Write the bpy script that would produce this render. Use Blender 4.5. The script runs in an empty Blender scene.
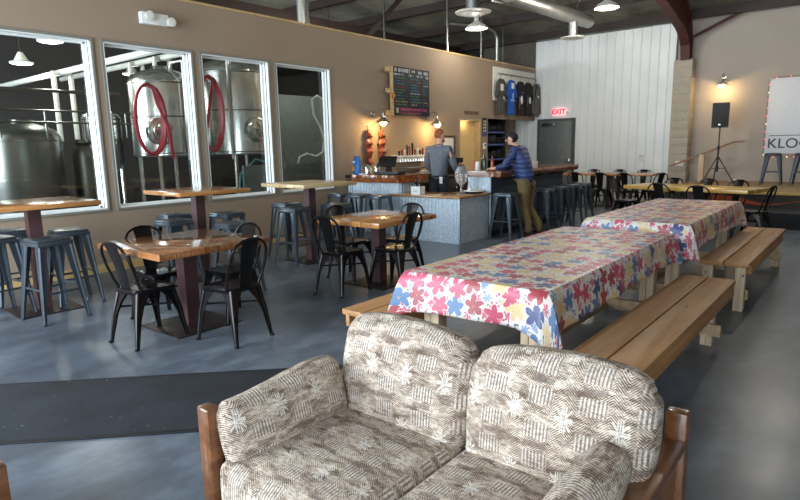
import bpy, bmesh, math, random
from mathutils import Vector, Matrix, Euler
random.seed(7)
PI = math.pi
R = math.radians
sc = bpy.context.scene
col = sc.collection

# ------------------------------------------------------------------ camera
CAM_H = 1.52
yaw, pitch, roll = 0.68740575, 0.17595319, -0.02023071
F = Vector((math.cos(yaw)*math.cos(pitch), math.sin(yaw)*math.cos(pitch), -math.sin(pitch)))
r0 = Vector((math.sin(yaw), -math.cos(yaw), 0)); u0 = r0.cross(F)
Rv = r0*math.cos(roll)+u0*math.sin(roll); Uv = -r0*math.sin(roll)+u0*math.cos(roll)
cam_d = bpy.data.cameras.new('camera'); cam = bpy.data.objects.new('camera', cam_d); col.objects.link(cam)
cam_d.sensor_width = 36; cam_d.lens = 36*579.9/800; cam_d.clip_start = .02; cam_d.clip_end = 200
cam.matrix_world = Matrix(((Rv.x,Uv.x,-F.x,0),(Rv.y,Uv.y,-F.y,0),(Rv.z,Uv.z,-F.z,CAM_H),(0,0,0,1)))
sc.camera = cam

# ------------------------------------------------------------------ world, lights, exposure
w = bpy.data.worlds.new('world'); sc.world = w; w.use_nodes = True
w.node_tree.nodes['Background'].inputs[0].default_value = (.72,.86,1,1)
w.node_tree.nodes['Background'].inputs[1].default_value = 1.0
sc.view_settings.view_transform = 'Standard'; sc.view_settings.look = 'None'
sc.view_settings.gamma = 1; sc.view_settings.use_curve_mapping = False
sc.view_settings.exposure = 0.0

def area(name, loc, size, direction, energy, color):
    d = bpy.data.lights.new(name, 'AREA'); d.shape = 'RECTANGLE'; d.size, d.size_y = size
    d.energy = energy; d.color = color
    o = bpy.data.objects.new(name, d); col.objects.link(o); o.location = loc
    o.rotation_euler = Vector(direction).to_track_quat('-Z', 'Y').to_euler(); return o
def point(name, loc, energy, color, size=.05):
    d = bpy.data.lights.new(name, 'POINT'); d.energy = energy; d.color = color; d.shadow_soft_size = size
    o = bpy.data.objects.new(name, d); col.objects.link(o); o.location = loc; return o
def spot(name, loc, direction, energy, color, ang=120, size=.1):
    d = bpy.data.lights.new(name, 'SPOT'); d.energy = energy; d.color = color; d.spot_size = R(ang); d.spot_blend = .6
    d.shadow_soft_size = size
    o = bpy.data.objects.new(name, d); col.objects.link(o); o.location = loc
    o.rotation_euler = Vector(direction).to_track_quat('-Z', 'Y').to_euler(); return o
# daylight entering through the glazed shopfront behind the camera
DAY = (.80,.90,1.0)
area('daylight_shopfront_left', (-1.75,4.8,1.75), (3.3,5.2), (1,-.1,-.12), 820, DAY)
area('daylight_shopfront_right', (-1.75,-.2,1.75), (3.3,3.2), (1,.15,-.12), 190, DAY)
area('brewery_fill_light', (-1.3,11.8,2.0), (3.6,5.0), (1,0,-.1), 1300, DAY)  # added fill that brightens the tanks; this side has no door opening

# ------------------------------------------------------------------ materials
def lin(c):
    return tuple(((v/255)/12.92 if v/255 <= .04045 else ((v/255+.055)/1.055)**2.4) for v in c)+(1,)
class NT:
    def __init__(s, name):
        s.m = bpy.data.materials.new(name); s.m.use_nodes = True; s.t = s.m.node_tree
        s.b = s.t.nodes['Principled BSDF']
    def n(s, typ, ins=None, **kw):
        n = s.t.nodes.new(typ)
        for k, v in kw.items(): setattr(n, k, v)
        if ins:
            for k, v in ins.items():
                if isinstance(v, bpy.types.NodeSocket): s.t.links.new(v, n.inputs[k])
                else: n.inputs[k].default_value = v
        return n
    def math(s, op, a, b=0, c=0):
        return s.n('ShaderNodeMath', {0:a, 1:b, 2:c}, operation=op).outputs[0]
    def mix(s, f, a, b):
        n = s.n('ShaderNodeMix', data_type='RGBA')
        for i, v in ((0,f),(6,a),(7,b)):
            if isinstance(v, bpy.types.NodeSocket): s.t.links.new(v, n.inputs[i])
            else: n.inputs[i].default_value = v
        return n.outputs[2]
    def ramp(s, fac, stops, const=False):
        n = s.n('ShaderNodeValToRGB', {0:fac}); cr = n.color_ramp
        if const: cr.interpolation = 'CONSTANT'
        while len(cr.elements) < len(stops): cr.elements.new(.5)
        for e, (p, c) in zip(cr.elements, stops): e.position = p; e.color = c
        return n.outputs[0]
    def noise(s, vec, scale, detail=3, rough=.5):
        return s.n('ShaderNodeTexNoise', {'Vector':vec,'Scale':scale,'Detail':detail,'Roughness':rough}).outputs[0]
    def mapping(s, vec, scale=(1,1,1), rot=(0,0,0), loc=(0,0,0)):
        return s.n('ShaderNodeMapping', {'Vector':vec,'Scale':scale,'Rotation':rot,'Location':loc}).outputs[0]
    def co(s, kind='Object'): return s.n('ShaderNodeTexCoord').outputs[kind]
    def set(s, **kw):
        for k, v in kw.items():
            k = k.replace('_',' ')
            if isinstance(v, bpy.types.NodeSocket): s.t.links.new(v, s.b.inputs[k])
            else: s.b.inputs[k].default_value = v
    def bump(s, h, strength=.3, dist=.01):
        n = s.n('ShaderNodeBump', {'Strength':strength,'Distance':dist,'Height':h}); s.t.links.new(n.outputs[0], s.b.inputs['Normal'])

def plain(name, rgb, rough=.5, metal=0, var=.12, scale=8, **kw):
    k = NT(name); n = k.noise(k.co(), scale, 4)
    c = lin(rgb); a = tuple(v*(1-var) for v in c[:3])+(1,); b = tuple(min(1,v*(1+var)) for v in c[:3])+(1,)
    k.set(Base_Color=k.ramp(n, [(.3,a),(.7,b)]), Roughness=rough, Metallic=metal, **kw)
    return k.m
def emis(name, rgb, strength):
    k = NT(name); k.set(Base_Color=lin(rgb), Emission_Color=lin(rgb), Emission_Strength=strength); return k.m
def wood(name, c1, c2, rough=.4, axis='X', plank=0, scale=1, coat=0):
    k = NT(name); o = k.co()
    sv = {'X':(1.2,14,14),'Y':(14,1.2,14),'Z':(14,14,1.2)}[axis]
    mv = k.mapping(o, tuple(v*scale for v in sv))
    n = k.noise(mv, 1.6, 6, .6)
    colr = k.ramp(n, [(.3,lin(c1)),(.52,lin([(a+b)/2 for a,b in zip(c1,c2)])),(.75,lin(c2))])
    kn = k.n('ShaderNodeTexVoronoi', {'Vector':k.mapping(o, tuple({'X':(1,3,3),'Y':(3,1,3),'Z':(3,3,1)}[axis][i]*1.7 for i in range(3))),'Scale':1.0}).outputs['Distance']
    colr = k.mix(k.math('LESS_THAN', kn, .045), colr, lin([v*.45 for v in c1]))
    if plank:
        sx = k.n('ShaderNodeSeparateXYZ', {0:o}).outputs['Y' if axis=='X' else 'X']
        t = k.math('DIVIDE', k.math('ADD', sx, 10), plank)
        fr = k.math('FRACT', t); fl = k.math('FLOOR', t)
        wn = k.n('ShaderNodeTexWhiteNoise', {'W':fl}, noise_dimensions='1D').outputs[0]
        hs = k.n('ShaderNodeHueSaturation', {'Color':colr,'Value':k.math('MULTIPLY_ADD', wn, .5, .75)}).outputs[0]
        gap = k.math('LESS_THAN', k.math('MINIMUM', fr, k.math('SUBTRACT', 1, fr)), .02)
        colr = k.mix(gap, hs, lin([v*.4 for v in c1]))
    k.set(Base_Color=colr, Roughness=rough)
    if coat: k.set(Coat_Weight=coat, Coat_Roughness=.08)
    k.bump(n, .15, .004)
    return k.m

M = {}
# taupe painted wall
def wallpaint(name, rgb, sc_=60):
    k = NT(name); o = k.co(); n = k.noise(o, 1.2, 3); f = k.noise(o, sc_, 2)
    k.set(Base_Color=k.mix(n, lin([v*.96 for v in rgb]), lin([min(255,v*1.04) for v in rgb])), Roughness=.75); k.bump(f, .12, .004); return k.m
M['taupe'] = wallpaint('taupe_paint', (151,133,113))
M['beige'] = wallpaint('beige_paint', (166,158,149))
M['yellow_wall'] = wallpaint('warm_yellow_paint', (232,200,138))
M['white_metal'] = plain('white_metal_siding', (226,232,232), .42, 0, .05, 1.5)
M['brew_wall'] = plain('brewery_grey_wall', (88,98,94), .6)
M['dark_wall'] = plain('brewery_dark_wall', (26,25,24), .8)
M['block'] = plain('painted_block', (168,160,146), .8, 0, .08, 20)
M['shed'] = plain('bare_shed_wall',(92,88,78),.8)
M['insul'] = None
k = NT('roof_insulation'); o = k.co(); n = k.noise(o, 1.1, 5, .65)
k.set(Base_Color=k.ramp(n, [(.3,lin((82,80,70))),(.7,lin((136,135,120)))]), Roughness=.9); k.bump(n,.6,.06); M['insul'] = k.m
M['rust_steel'] = plain('red_oxide_steel', (72,34,30), .6, 0, .25, 5)
M['dark_steel'] = plain('dark_purlin_steel', (46,33,29), .6, 0, .25, 5)
# floor: polished stained concrete
k = NT('polished_concrete'); o = k.co(); n1 = k.noise(k.mapping(o,(1,1.6,1)), .9, 8, .62); n2 = k.noise(k.mapping(o,(.7,1.4,1),(0,0,.6)), 3.2, 8, .7)
s_ = k.math('MULTIPLY_ADD', n2, .5, k.math('MULTIPLY', n1, .5))
k.set(Base_Color=k.ramp(s_, [(.34,lin((62,68,76))),(.5,lin((86,95,105))),(.66,lin((122,132,142)))]), Roughness=k.math('MULTIPLY_ADD', n2, .25, .2), Specular_IOR_Level=.45)
k.bump(n2,.05,.01); M['floor'] = k.m
k = NT('black_floor_mat_pile'); o = k.co(); n = k.noise(o, 220, 2); n2 = k.noise(o, 3, 4)
sp = k.noise(o, 60, 0)
base = k.ramp(n2, [(.3,lin((24,28,33))),(.7,lin((38,43,50)))])
k.set(Base_Color=k.mix(k.math('GREATER_THAN', sp, .86), base, lin((120,125,130))), Roughness=.95); k.bump(n,.8,.006); M['mat'] = k.m
M['mat_edge'] = plain('rubber_edge', (20,22,25), .6)
# galvanised corrugated
k = NT('galvanised_tin'); o = k.co(); n = k.noise(o, 26, 5, .7); n2 = k.noise(o, 5, 3)
k.set(Base_Color=k.ramp(n, [(.3,lin((150,168,182))),(.7,lin((206,218,226)))]), Metallic=.3, Roughness=k.math('MULTIPLY_ADD', n2,.25,.32)); M['galv'] = k.m
M['steel'] = plain('brushed_stainless', (214,216,212), .22, 1, .06, 3)
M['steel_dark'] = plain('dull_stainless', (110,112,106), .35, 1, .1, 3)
M['bright_pipe'] = plain('satin_steel_pipe', (196,196,190), .4, .3, .06, 6)
M['duct'] = plain('galvanised_duct', (170,172,168), .38, .85, .1, 6)
M['white_pipe'] = plain('white_insulated_pipe', (205,205,196), .5)
M['alu'] = plain('window_casing_grey', (126,128,118), .5, 0, .05)
M['white_frame'] = plain('white_sash', (228,230,228), .35, 0, .03)
M['gunmetal'] = plain('blue_grey_powder_coat', (84,94,102), .3, .6, .1, 12)
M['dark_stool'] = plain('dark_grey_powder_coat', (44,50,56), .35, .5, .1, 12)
M['black_metal'] = plain('glossy_black_steel', (28,26,27), .24, .5, .2, 12)
M['black'] = plain('black_plastic', (16,16,18), .45)
M['black_matte'] = plain('black_matte', (20,20,22), .85)
M['purple_steel'] = plain('maroon_painted_steel', (76,52,54), .42, .1, .15, 6)
M['plate'] = plain('dark_base_plate', (52,44,42), .5, .5, .25, 9)
M['navy'] = plain('dark_navy_panel', (52,62,76), .6, 0, .15, 4)
M['white'] = plain('white_plastic', (228,228,224), .5, 0, .03)
M['enamel'] = plain('white_enamel', (222,222,212), .3, 0, .03)
M['table_wood'] = wood('varnished_pine_planks', (158,104,54), (204,150,92), .2, 'X', .14, 1, .6)
M['table_wood_dark'] = wood('varnished_reddish_planks', (118,72,38), (172,118,74), .12, 'Y', .125, 1, .9)
M['light_top'] = wood('pale_maple_top', (196,168,120), (226,204,158), .3, 'X', .15)
M['yellow_top'] = wood('yellow_pine_top', (188,148,72), (224,188,106), .25, 'Y', .14)
M['bench_wood'] = wood('bench_pine', (150,106,62), (188,142,92), .5, 'X', 0, 1)
M['lumber'] = wood('pale_lumber', (176,152,120), (216,196,164), .6, 'Z')
M['lumber_x'] = wood('pale_lumber_rail', (150,124,92), (192,166,130), .6, 'X')
M['trim_wood'] = wood('raw_pine_trim', (176,146,92), (214,186,130), .5, 'X')
M['slab'] = wood('live_edge_slab', (92,48,24), (206,126,68), .2, 'Y', 0, .6, .6)
M['slab_x'] = wood('live_edge_slab_long', (80,46,26), (176,112,66), .2, 'X', 0, .6, .6)
M['sofa_wood'] = wood('walnut_stained_oak', (84,50,28), (136,90,54), .3, 'X', 0, 1.2, .4)
M['stage_wood'] = wood('stage_edge_board', (170,138,70), (206,176,104), .5, 'Y')
M['glass'] = None
k = NT('window_glass'); t = k.t; t.nodes.remove(k.b)
tr = k.n('ShaderNodeBsdfTransparent', {0:(.9,.93,.92,1)}); gl = k.n('ShaderNodeBsdfGlossy', {'Color':(1,1,1,1),'Roughness':.02})
fr = k.n('ShaderNodeFresnel', {'IOR':1.5}); mx = k.n('ShaderNodeMixShader', {0:k.math('MULTIPLY',k.math('MULTIPLY',fr.outputs[0],1.2),k.math('SUBTRACT',1,k.n('ShaderNodeNewGeometry').outputs['Backfacing'])),1:tr.outputs[0],2:gl.outputs[0]})
t.links.new(mx.outputs[0], t.nodes['Material Output'].inputs[0]); M['glass'] = k.m
k = NT('drinking_glass'); k.set(Base_Color=(.9,.93,.95,1), Transmission_Weight=.85, Roughness=.05, IOR=1.45); M['clear'] = k.m

# sofa tapestry
def tapestry(name, au, av, tint=1.0):
    k = NT(name); s3 = k.n('ShaderNodeSeparateXYZ', {0:k.co()}); u = s3.outputs[au]; v = s3.outputs[av]
    P, Q = .170, .210
    # stagger every second row
    row = k.math('FLOOR', k.math('DIVIDE', k.math('ADD', v, 5), Q))
    st = 0.0
    p = k.math('SUBTRACT', k.math('FRACT', k.math('ADD', k.math('DIVIDE', k.math('ADD', u, 5), P), st)), .5)
    q = k.math('SUBTRACT', k.math('FRACT', k.math('DIVIDE', k.math('ADD', v, 5), Q)), .5)
    ap = k.math('ABSOLUTE', p); aq = k.math('ABSOLUTE', q)
    d = k.math('ADD', ap, aq)
    nv = k.mapping(k.co(), {(1,0):(1.6,.5,1),(1,2):(1,.5,1.6),(0,2):(.5,1,1.6)}[(au,av)]); fine = k.noise(nv, 95, 3, .7); mid = k.noise(nv, 22, 4, .65); big = k.noise(nv, 6, 2)
    # background: heathered herringbone streaks
    hb = k.math('SINE', k.math('MULTIPLY', k.math('ADD', v, k.math('MULTIPLY', k.math('PINGPONG', u, .035), .9)), 2*PI/.0085))
    bgc = k.ramp(k.math('MULTIPLY_ADD', hb, .10, mid), [(.36,lin((92,76,66))),(.47,lin((158,138,120))),(.56,lin((216,202,184)))])
    # medallion: vertical bars
    bars = k.math('SINE', k.math('MULTIPLY', p, 2*PI*14))
    barc = k.ramp(k.math('MULTIPLY_ADD', bars, .5, .5), [(.35,lin((132,116,104))),(.6,lin((222,214,202)))])
    c = bgc
    in1 = k.math('MULTIPLY', k.math('LESS_THAN', ap, .26), k.math('LESS_THAN', aq, .36))
    in1 = k.math('MULTIPLY', in1, k.math('GREATER_THAN', aq, .10))
    c = k.mix(k.math('MULTIPLY', in1, k.math('MINIMUM', 1, k.math('MULTIPLY', mid, 1.5))), c, barc)
    # zigzag ring of chevrons
    ring = k.math('MULTIPLY', k.math('GREATER_THAN', d, .44), k.math('LESS_THAN', d, .62))
    ch = k.math('SINE', k.math('MULTIPLY', d, 2*PI*16))
    chc = k.ramp(k.math('MULTIPLY_ADD', ch, .5, .5), [(.3,lin((92,80,72))),(.6,lin((196,186,170)))])
    c = k.mix(k.math('MULTIPLY', ring, .28), c, chc)
    # horizontal dark heart
    heart = k.math('MULTIPLY', k.math('LESS_THAN', ap, .22), k.math('LESS_THAN', aq, .045))
    c = k.mix(k.math('MULTIPLY', heart, .7), c, lin((116,104,98)))
    # corner crosses in near white
    cp = k.math('SUBTRACT', .5, ap); cq = k.math('SUBTRACT', .5, aq)
    def AND(*q):
        r_ = q[0]
        for z in q[1:]: r_ = k.math('MULTIPLY', r_, z)
        return r_
    LT = lambda x, y: k.math('LESS_THAN', x, y)
    stem = AND(LT(cp, .055), LT(cq, .20), k.math('GREATER_THAN', k.math('ABSOLUTE', k.math('SUBTRACT', cp, .02)), .008))
    arm = AND(LT(cq, .035), LT(cp, .17))
    ray = AND(LT(k.math('ABSOLUTE', k.math('SUBTRACT', cp, cq)), .022), LT(cp, .15))
    cross = k.math('MAXIMUM', stem, k.math('MAXIMUM', arm, ray))
    c = k.mix(k.math('MULTIPLY', cross, .8), c, lin((226,220,208)))
    # weave flecks
    fl = k.ramp(fine, [(.40,(.42,.40,.39,1)),(.52,(1,1,1,1))])
    mul = k.n('ShaderNodeMix', data_type='RGBA', blend_type='MULTIPLY')
    mul.inputs[0].default_value = .75; k.t.links.new(c, mul.inputs[6]); k.t.links.new(fl, mul.inputs[7])
    c = k.mix(k.math('MULTIPLY', big, .25), mul.outputs[2], lin((160,142,124)))
    k.set(Base_Color=c, Roughness=.95, Specular_IOR_Level=.15)
    k.bump(k.math('ADD', fine, k.math('MULTIPLY', hb, .2)), .5, .004); return k.m
M['tap_xy'] = tapestry('tapestry_weave_seat', 1, 0)
M['tap_yz'] = tapestry('tapestry_weave_back', 1, 2)
M['tap_xz'] = tapestry('tapestry_weave_arm', 0, 2)

# floral cloth
def floral():
    k = NT('floral_oilcloth'); uv = k.n('ShaderNodeTexCoord').outputs['UV']
    base = lin((218,210,202)); c = None
    WHITE = base
    def layer(c, loc, scale, R0, pet, stops, seed, centre=True):
        mv = k.mapping(uv, (1,1,1), (0,0,seed), loc)
        wob = k.n('ShaderNodeVectorMath', {0:mv, 1:k.n('ShaderNodeVectorMath', {0:k.n('ShaderNodeTexNoise', {'Vector':mv,'Scale':22.,'Detail':3.}).outputs[1], 'Scale':.035}, operation='SCALE').outputs[0]}, operation='ADD').outputs[0]
        vo = k.n('ShaderNodeTexVoronoi', {'Vector':wob,'Scale':scale,'Randomness':.5}, voronoi_dimensions='2D')
        d = k.n('ShaderNodeVectorMath', {0:wob, 1:vo.outputs['Position']}, operation='SUBTRACT').outputs[0]
        s = k.n('ShaderNodeSeparateXYZ', {0:d}); ang = k.math('ARCTAN2', s.outputs[1], s.outputs[0])
        r = k.n('ShaderNodeVectorMath', {0:d}, operation='LENGTH').outputs['Value']
        rc = k.n('ShaderNodeSeparateColor', {0:vo.outputs['Color']})
        ph = k.math('MULTIPLY', rc.outputs[1], 6.28)
        lobes = k.math('ABSOLUTE', k.math('COSINE', k.math('MULTIPLY_ADD', ang, pet/2, ph)))
        edge = k.math('MULTIPLY', R0, k.math('MULTIPLY_ADD', lobes, .55, .50))
        if centre: c = k.mix(k.math('LESS_THAN', r, k.math('MULTIPLY', edge, 1.13)), c, WHITE)
        m = k.math('LESS_THAN', r, edge)
        cc = k.ramp(rc.outputs[0], stops, True)
        dk = k.n('ShaderNodeHueSaturation', {'Color':cc,'Value':.72,'Saturation':1.1}).outputs[0]
        streak = k.math('LESS_THAN', lobes, .28)
        cc = k.mix(k.math('MULTIPLY', streak, .6), cc, dk)
        out = k.mix(m, c, cc)
        if centre:
            cm = k.math('LESS_THAN', r, R0*.24); out = k.mix(k.math('MULTIPLY', cm, .45), out, lin((214,170,84)))
            cm2 = k.math('LESS_THAN', r, R0*.11); out = k.mix(cm2, out, lin((120,50,70)))
        return out
    pink, red, blue, dblue, cream, teal = [lin(x) for x in ((192,56,94),(158,36,54),(66,112,158),(38,60,118),(212,186,130),(48,96,104))]
    c = layer(WHITE, (3.1,1.7,0), 20, .022, 2, [(0,teal),(.3,blue),(.45,lin((96,70,130))),(.6,teal)], .4, False)
    c = layer(c, (7.3,2.2,0), 13, .033, 6, [(0,pink),(.3,lin((120,150,190))),(.55,cream),(.8,pink)], 1.1)
    c = layer(c, (0.3,5.2,0), 8.0, .063, 5, [(0,pink),(.28,blue),(.46,cream),(.60,red),(.82,dblue),(.92,cream)], 0)
    n = k.noise(uv, 60, 2)
    k.set(Base_Color=k.mix(k.math('MULTIPLY', n, .15), c, lin((200,190,180))), Roughness=.42); return k.m
M['floral'] = floral()

# ------------------------------------------------------------------ mesh helpers
class MB:
    def __init__(s): s.v = []; s.f = []; s.uv = None
    def add(s, v, f):
        b = len(s.v); s.v += [tuple(p) for p in v]; s.f += [tuple(i+b for i in q) for q in f]; return s
    def box(s, x0, x1, y0, y1, z0, z1):
        return s.add([(x0,y0,z0),(x1,y0,z0),(x1,y1,z0),(x0,y1,z0),(x0,y0,z1),(x1,y0,z1),(x1,y1,z1),(x0,y1,z1)],
                     [(3,2,1,0),(4,5,6,7),(0,1,5,4),(1,2,6,5),(2,3,7,6),(3,0,4,7)])
    def cbox(s, c, h): return s.box(c[0]-h[0],c[0]+h[0],c[1]-h[1],c[1]+h[1],c[2]-h[2],c[2]+h[2])
    def rbox(s, x0, x1, y0, y1, z0, z1, b=.006):
        # chamfered box
        c = Vector(((x0+x1)/2,(y0+y1)/2,(z0+z1)/2)); h = [(x1-x0)/2,(y1-y0)/2,(z1-z0)/2]
        bm = bmesh.new(); bmesh.ops.create_cube(bm, size=2)
        for v in bm.verts: v.co = Vector((v.co.x*h[0],v.co.y*h[1],v.co.z*h[2]))+c
        bmesh.ops.bevel(bm, geom=bm.edges[:], offset=min(b,min(h)*.9), segments=2, affect='EDGES', profile=.5)
        return s.frombm(bm)
    def frombm(s, bm):
        bm.verts.index_update(); s.add([v.co for v in bm.verts], [[v.index for v in f.verts] for f in bm.faces]); bm.free(); return s
    def ring_loft(s, rings, cap=True, closed=False):
        n = len(rings[0]); b = len(s.v)
        for r_ in rings: s.v += [tuple(p) for p in r_]
        m = len(rings)
        for i in range(m-1+(1 if closed else 0)):
            for j in range(n):
                a = b+i*n+j; a2 = b+i*n+(j+1)%n; c = b+((i+1)%m)*n+(j+1)%n; d = b+((i+1)%m)*n+j
                s.f.append((a,a2,c,d))
        if cap and not closed:
            s.f.append(tuple(b+j for j in reversed(range(n)))); s.f.append(tuple(b+(m-1)*n+j for j in range(n)))
        return s
    def tube(s, pts, r, n=8, cap=True, closed=False):
        pts = [Vector(p) for p in pts]; rs = r if isinstance(r,(list,tuple)) else [r]*len(pts)
        rings = []; prev = None
        for i, p in enumerate(pts):
            if closed: t = pts[(i+1)%len(pts)]-pts[i-1]
            else: t = pts[min(i+1,len(pts)-1)]-pts[max(i-1,0)]
            t.normalize()
            if prev is None:
                a = Vector((0,0,1)) if abs(t.z) < .9 else Vector((1,0,0)); nrm = t.cross(a).normalized()
            else:
                nrm = (prev-t*prev.dot(t)).normalized()
            prev = nrm; bn = t.cross(nrm)
            rings.append([p+rs[i]*(math.cos(2*PI*j/n)*nrm+math.sin(2*PI*j/n)*bn) for j in range(n)])
        return s.ring_loft(rings, cap, closed)
    def bar(s, p0, p1, a, b, side=(0,1,0)):
        # rectangular bar; a,b = (width along side, thickness) at each end
        p0, p1 = Vector(p0), Vector(p1); t = (p1-p0).normalized(); sd = Vector(side); sd = (sd-t*sd.dot(t)).normalized(); th = t.cross(sd)
        rings = []
        for p, (w_, d_) in ((p0,a),(p1,b)):
            rings.append([p+sd*sx*w_/2+th*sy*d_/2 for sx, sy in ((-1,-1),(1,-1),(1,1),(-1,1))])
        return s.ring_loft(rings)
    def lathe(s, prof, n=24, c=(0,0,0), axis='Z'):
        b = len(s.v); m = len(prof)
        for (r_, z_) in prof:
            for j in range(n):
                x, y = r_*math.cos(2*PI*j/n), r_*math.sin(2*PI*j/n)
                p = {'Z':(x,y,z_),'X':(z_,x,y),'Y':(y,z_,x)}[axis]
                s.v.append((p[0]+c[0],p[1]+c[1],p[2]+c[2]))
        for i in range(m-1):
            for j in range(n):
                s.f.append((b+i*n+j,b+i*n+(j+1)%n,b+(i+1)*n+(j+1)%n,b+(i+1)*n+j))
        if prof[0][0] > 1e-4: s.f.append(tuple(b+j for j in reversed(range(n))))
        if prof[-1][0] > 1e-4: s.f.append(tuple(b+(m-1)*n+j for j in range(n)))
        return s
    def prism(s, poly, z0, z1, plane='XY'):
        def P(a, b_, c_): return {'XY':(a,b_,c_),'XZ':(a,c_,b_),'YZ':(c_,a,b_)}[plane]
        n = len(poly); return s.add([P(x,y,z0) for x,y in poly]+[P(x,y,z1) for x,y in poly],
            [tuple(reversed(range(n))), tuple(range(n,2*n))]+[(i,(i+1)%n,n+(i+1)%n,n+i) for i in range(n)])
    def xf(s, mat, start=0):
        for i in range(start, len(s.v)): s.v[i] = tuple(mat @ Vector(s.v[i]))
        return s
    def build(s, name, mat, parent=None, smooth=True, ang=35, loc=None, rot=None):
        me = bpy.data.meshes.new(name); me.from_pydata(s.v, [], s.f)
        bm = bmesh.new(); bm.from_mesh(me); bmesh.ops.recalc_face_normals(bm, faces=bm.faces); bm.to_mesh(me); bm.free()
        if smooth and len(me.polygons):
            me.polygons.foreach_set('use_smooth', [True]*len(me.polygons)); me.set_sharp_from_angle(angle=R(ang))
        me.materials.append(mat); o = bpy.data.objects.new(name, me); col.objects.link(o)
        if parent: o.parent = parent
        if loc: o.location = loc
        if rot: o.rotation_euler = rot
        return o
def tag(o, label=None, cat=None, group=None, kind=None):
    if label: o['label'] = label
    if cat: o['category'] = cat
    if group: o['group'] = group
    if kind: o['kind'] = kind
    return o
def thing(name, label, cat, loc=(0,0,0), rz=0, group=None):
    o = bpy.data.objects.new(name, None); col.objects.link(o); o.location = loc; o.rotation_euler = (0,0,rz); o.empty_display_size = .1
    return tag(o, label, cat, group)
CH = {}
def kids(o): return [c for c in bpy.data.objects if c.parent == o]
def copy_tree(o, parent=None):
    ch = kids(o); c = o.copy(); col.objects.link(c); c.parent = parent
    for x in ch: copy_tree(x, c)
    return c
def place(proto, used, loc, rz, label, group=None):
    o = copy_tree(proto) if used[0] else proto
    used[0] = True; o.location = loc; o.rotation_euler = (0,0,rz); o['label'] = label
    if group: o['group'] = group
    return o
def struct(name, mb, mat, **kw):
    o = mb.build(name, mat, smooth=False, **kw); o['kind'] = 'structure'; return o
def arc(c, r, a0, a1, n, plane='XZ'):
    out = []
    for i in range(n+1):
        a = a0+(a1-a0)*i/n; x, y = r*math.cos(a), r*math.sin(a)
        out.append({'XZ':(c[0]+x,c[1],c[2]+y),'YZ':(c[0],c[1]+x,c[2]+y),'XY':(c[0]+x,c[1]+y,c[2])}[plane])
    return out
def text_mesh(name, body, size, mat, parent, loc, rot, ext=.002, bold=0, align='CENTER'):
    cu = bpy.data.curves.new(name, 'FONT'); cu.body = body; cu.size = size; cu.extrude = ext; cu.align_x = align; cu.align_y = 'CENTER'; cu.offset = bold
    o = bpy.data.objects.new(name+'_src', cu); col.objects.link(o)
    dg = bpy.context.evaluated_depsgraph_get(); me = bpy.data.meshes.new_from_object(o.evaluated_get(dg))
    bpy.data.objects.remove(o); bpy.data.curves.remove(cu)
    me.materials.clear(); me.materials.append(mat); q = bpy.data.objects.new(name, me); col.objects.link(q)
    q.location = loc; q.rotation_euler = rot; q.parent = parent; return q
def cushion_mb(h, rad, bulge=(0,0,0), n=16, fn=None):
    mb = MB(); bm = bmesh.new(); bmesh.ops.create_cube(bm, size=2); bmesh.ops.subdivide_edges(bm, edges=bm.edges[:], cuts=n, use_grid_fill=True)
    h = Vector(h); inn = Vector([max(1e-4, a-rad) for a in h])
    for v in bm.verts:
        u = v.co.copy(); p = Vector((u.x*h.x,u.y*h.y,u.z*h.z))
        q = Vector([max(-inn[i], min(inn[i], p[i])) for i in range(3)]); d = p-q
        if d.length > 1e-7: p = q+d.normalized()*rad
        for i in range(3):
            j, l = (i+1)%3, (i+2)%3
            p[i] += bulge[i]*max(-1,min(1,p[i]/h[i]))*(1-min(1,abs(u[j]))**2)*(1-min(1,abs(u[l]))**2)
        if fn: p = fn(p, u)
        v.co = p
    return mb.frombm(bm)

D = 7.63            # left wall plane
XE = 15.4           # far end wall plane
# ------------------------------------------------------------------ floor, roof, walls
mb = MB(); mb.box(-2.0,16.5,-3.2,16.0,-.12,0); struct('floor', mb, M['floor'])
def roofz(x): return 4.48+.17*(XE-x)
mb = MB(); mb.add([(-2,-3.2,roofz(-2)),(16.4,-3.2,roofz(16.4)),(16.4,16,roofz(16.4)),(-2,16,roofz(-2)),(-2,-3.2,roofz(-2)+.12),(16.4,-3.2,roofz(16.4)+.12),(16.4,16,roofz(16.4)+.12),(-2,16,roofz(-2)+.12)],
    [(3,2,1,0),(4,5,6,7),(0,1,5,4),(1,2,6,5),(2,3,7,6),(3,0,4,7)]); struct('ceiling', mb, M['insul'])
# window and door openings in the left wall
WIN = [(1.95,3.38),(3.53,4.74),(4.90,6.08),(6.24,7.42)]; WZ0, WZ1 = .81, 2.88
WT = .15; WTOP = 3.55
mb = MB()
def seg(x0,x1,z0,z1): mb.box(x0,x1,D,D+WT,z0,z1)
xs = [-2.0]+[v for p_ in WIN for v in p_]+[11.54]
for i in range(0, len(xs), 2): seg(xs[i], xs[i+1], 0, WTOP)
for a, b in WIN: seg(a,b,0,WZ0); seg(a,b,WZ1,WTOP)
seg(11.54,12.5,2.14,WTOP); seg(12.5,12.84,0,WTOP); seg(12.84,XE-.002,2.17,WTOP)
struct('wall_left', mb, M['taupe'])
mb = MB(); mb.box(-2,XE-.002,D-.015,D+WT+.015,WTOP,WTOP+.03); struct('trim_1', mb, M['trim_wood'])
mb = MB(); mb.box(-2,7.7,D-.018,D,0,.105); struct('baseboard_left', mb, M['trim_wood'])
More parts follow.
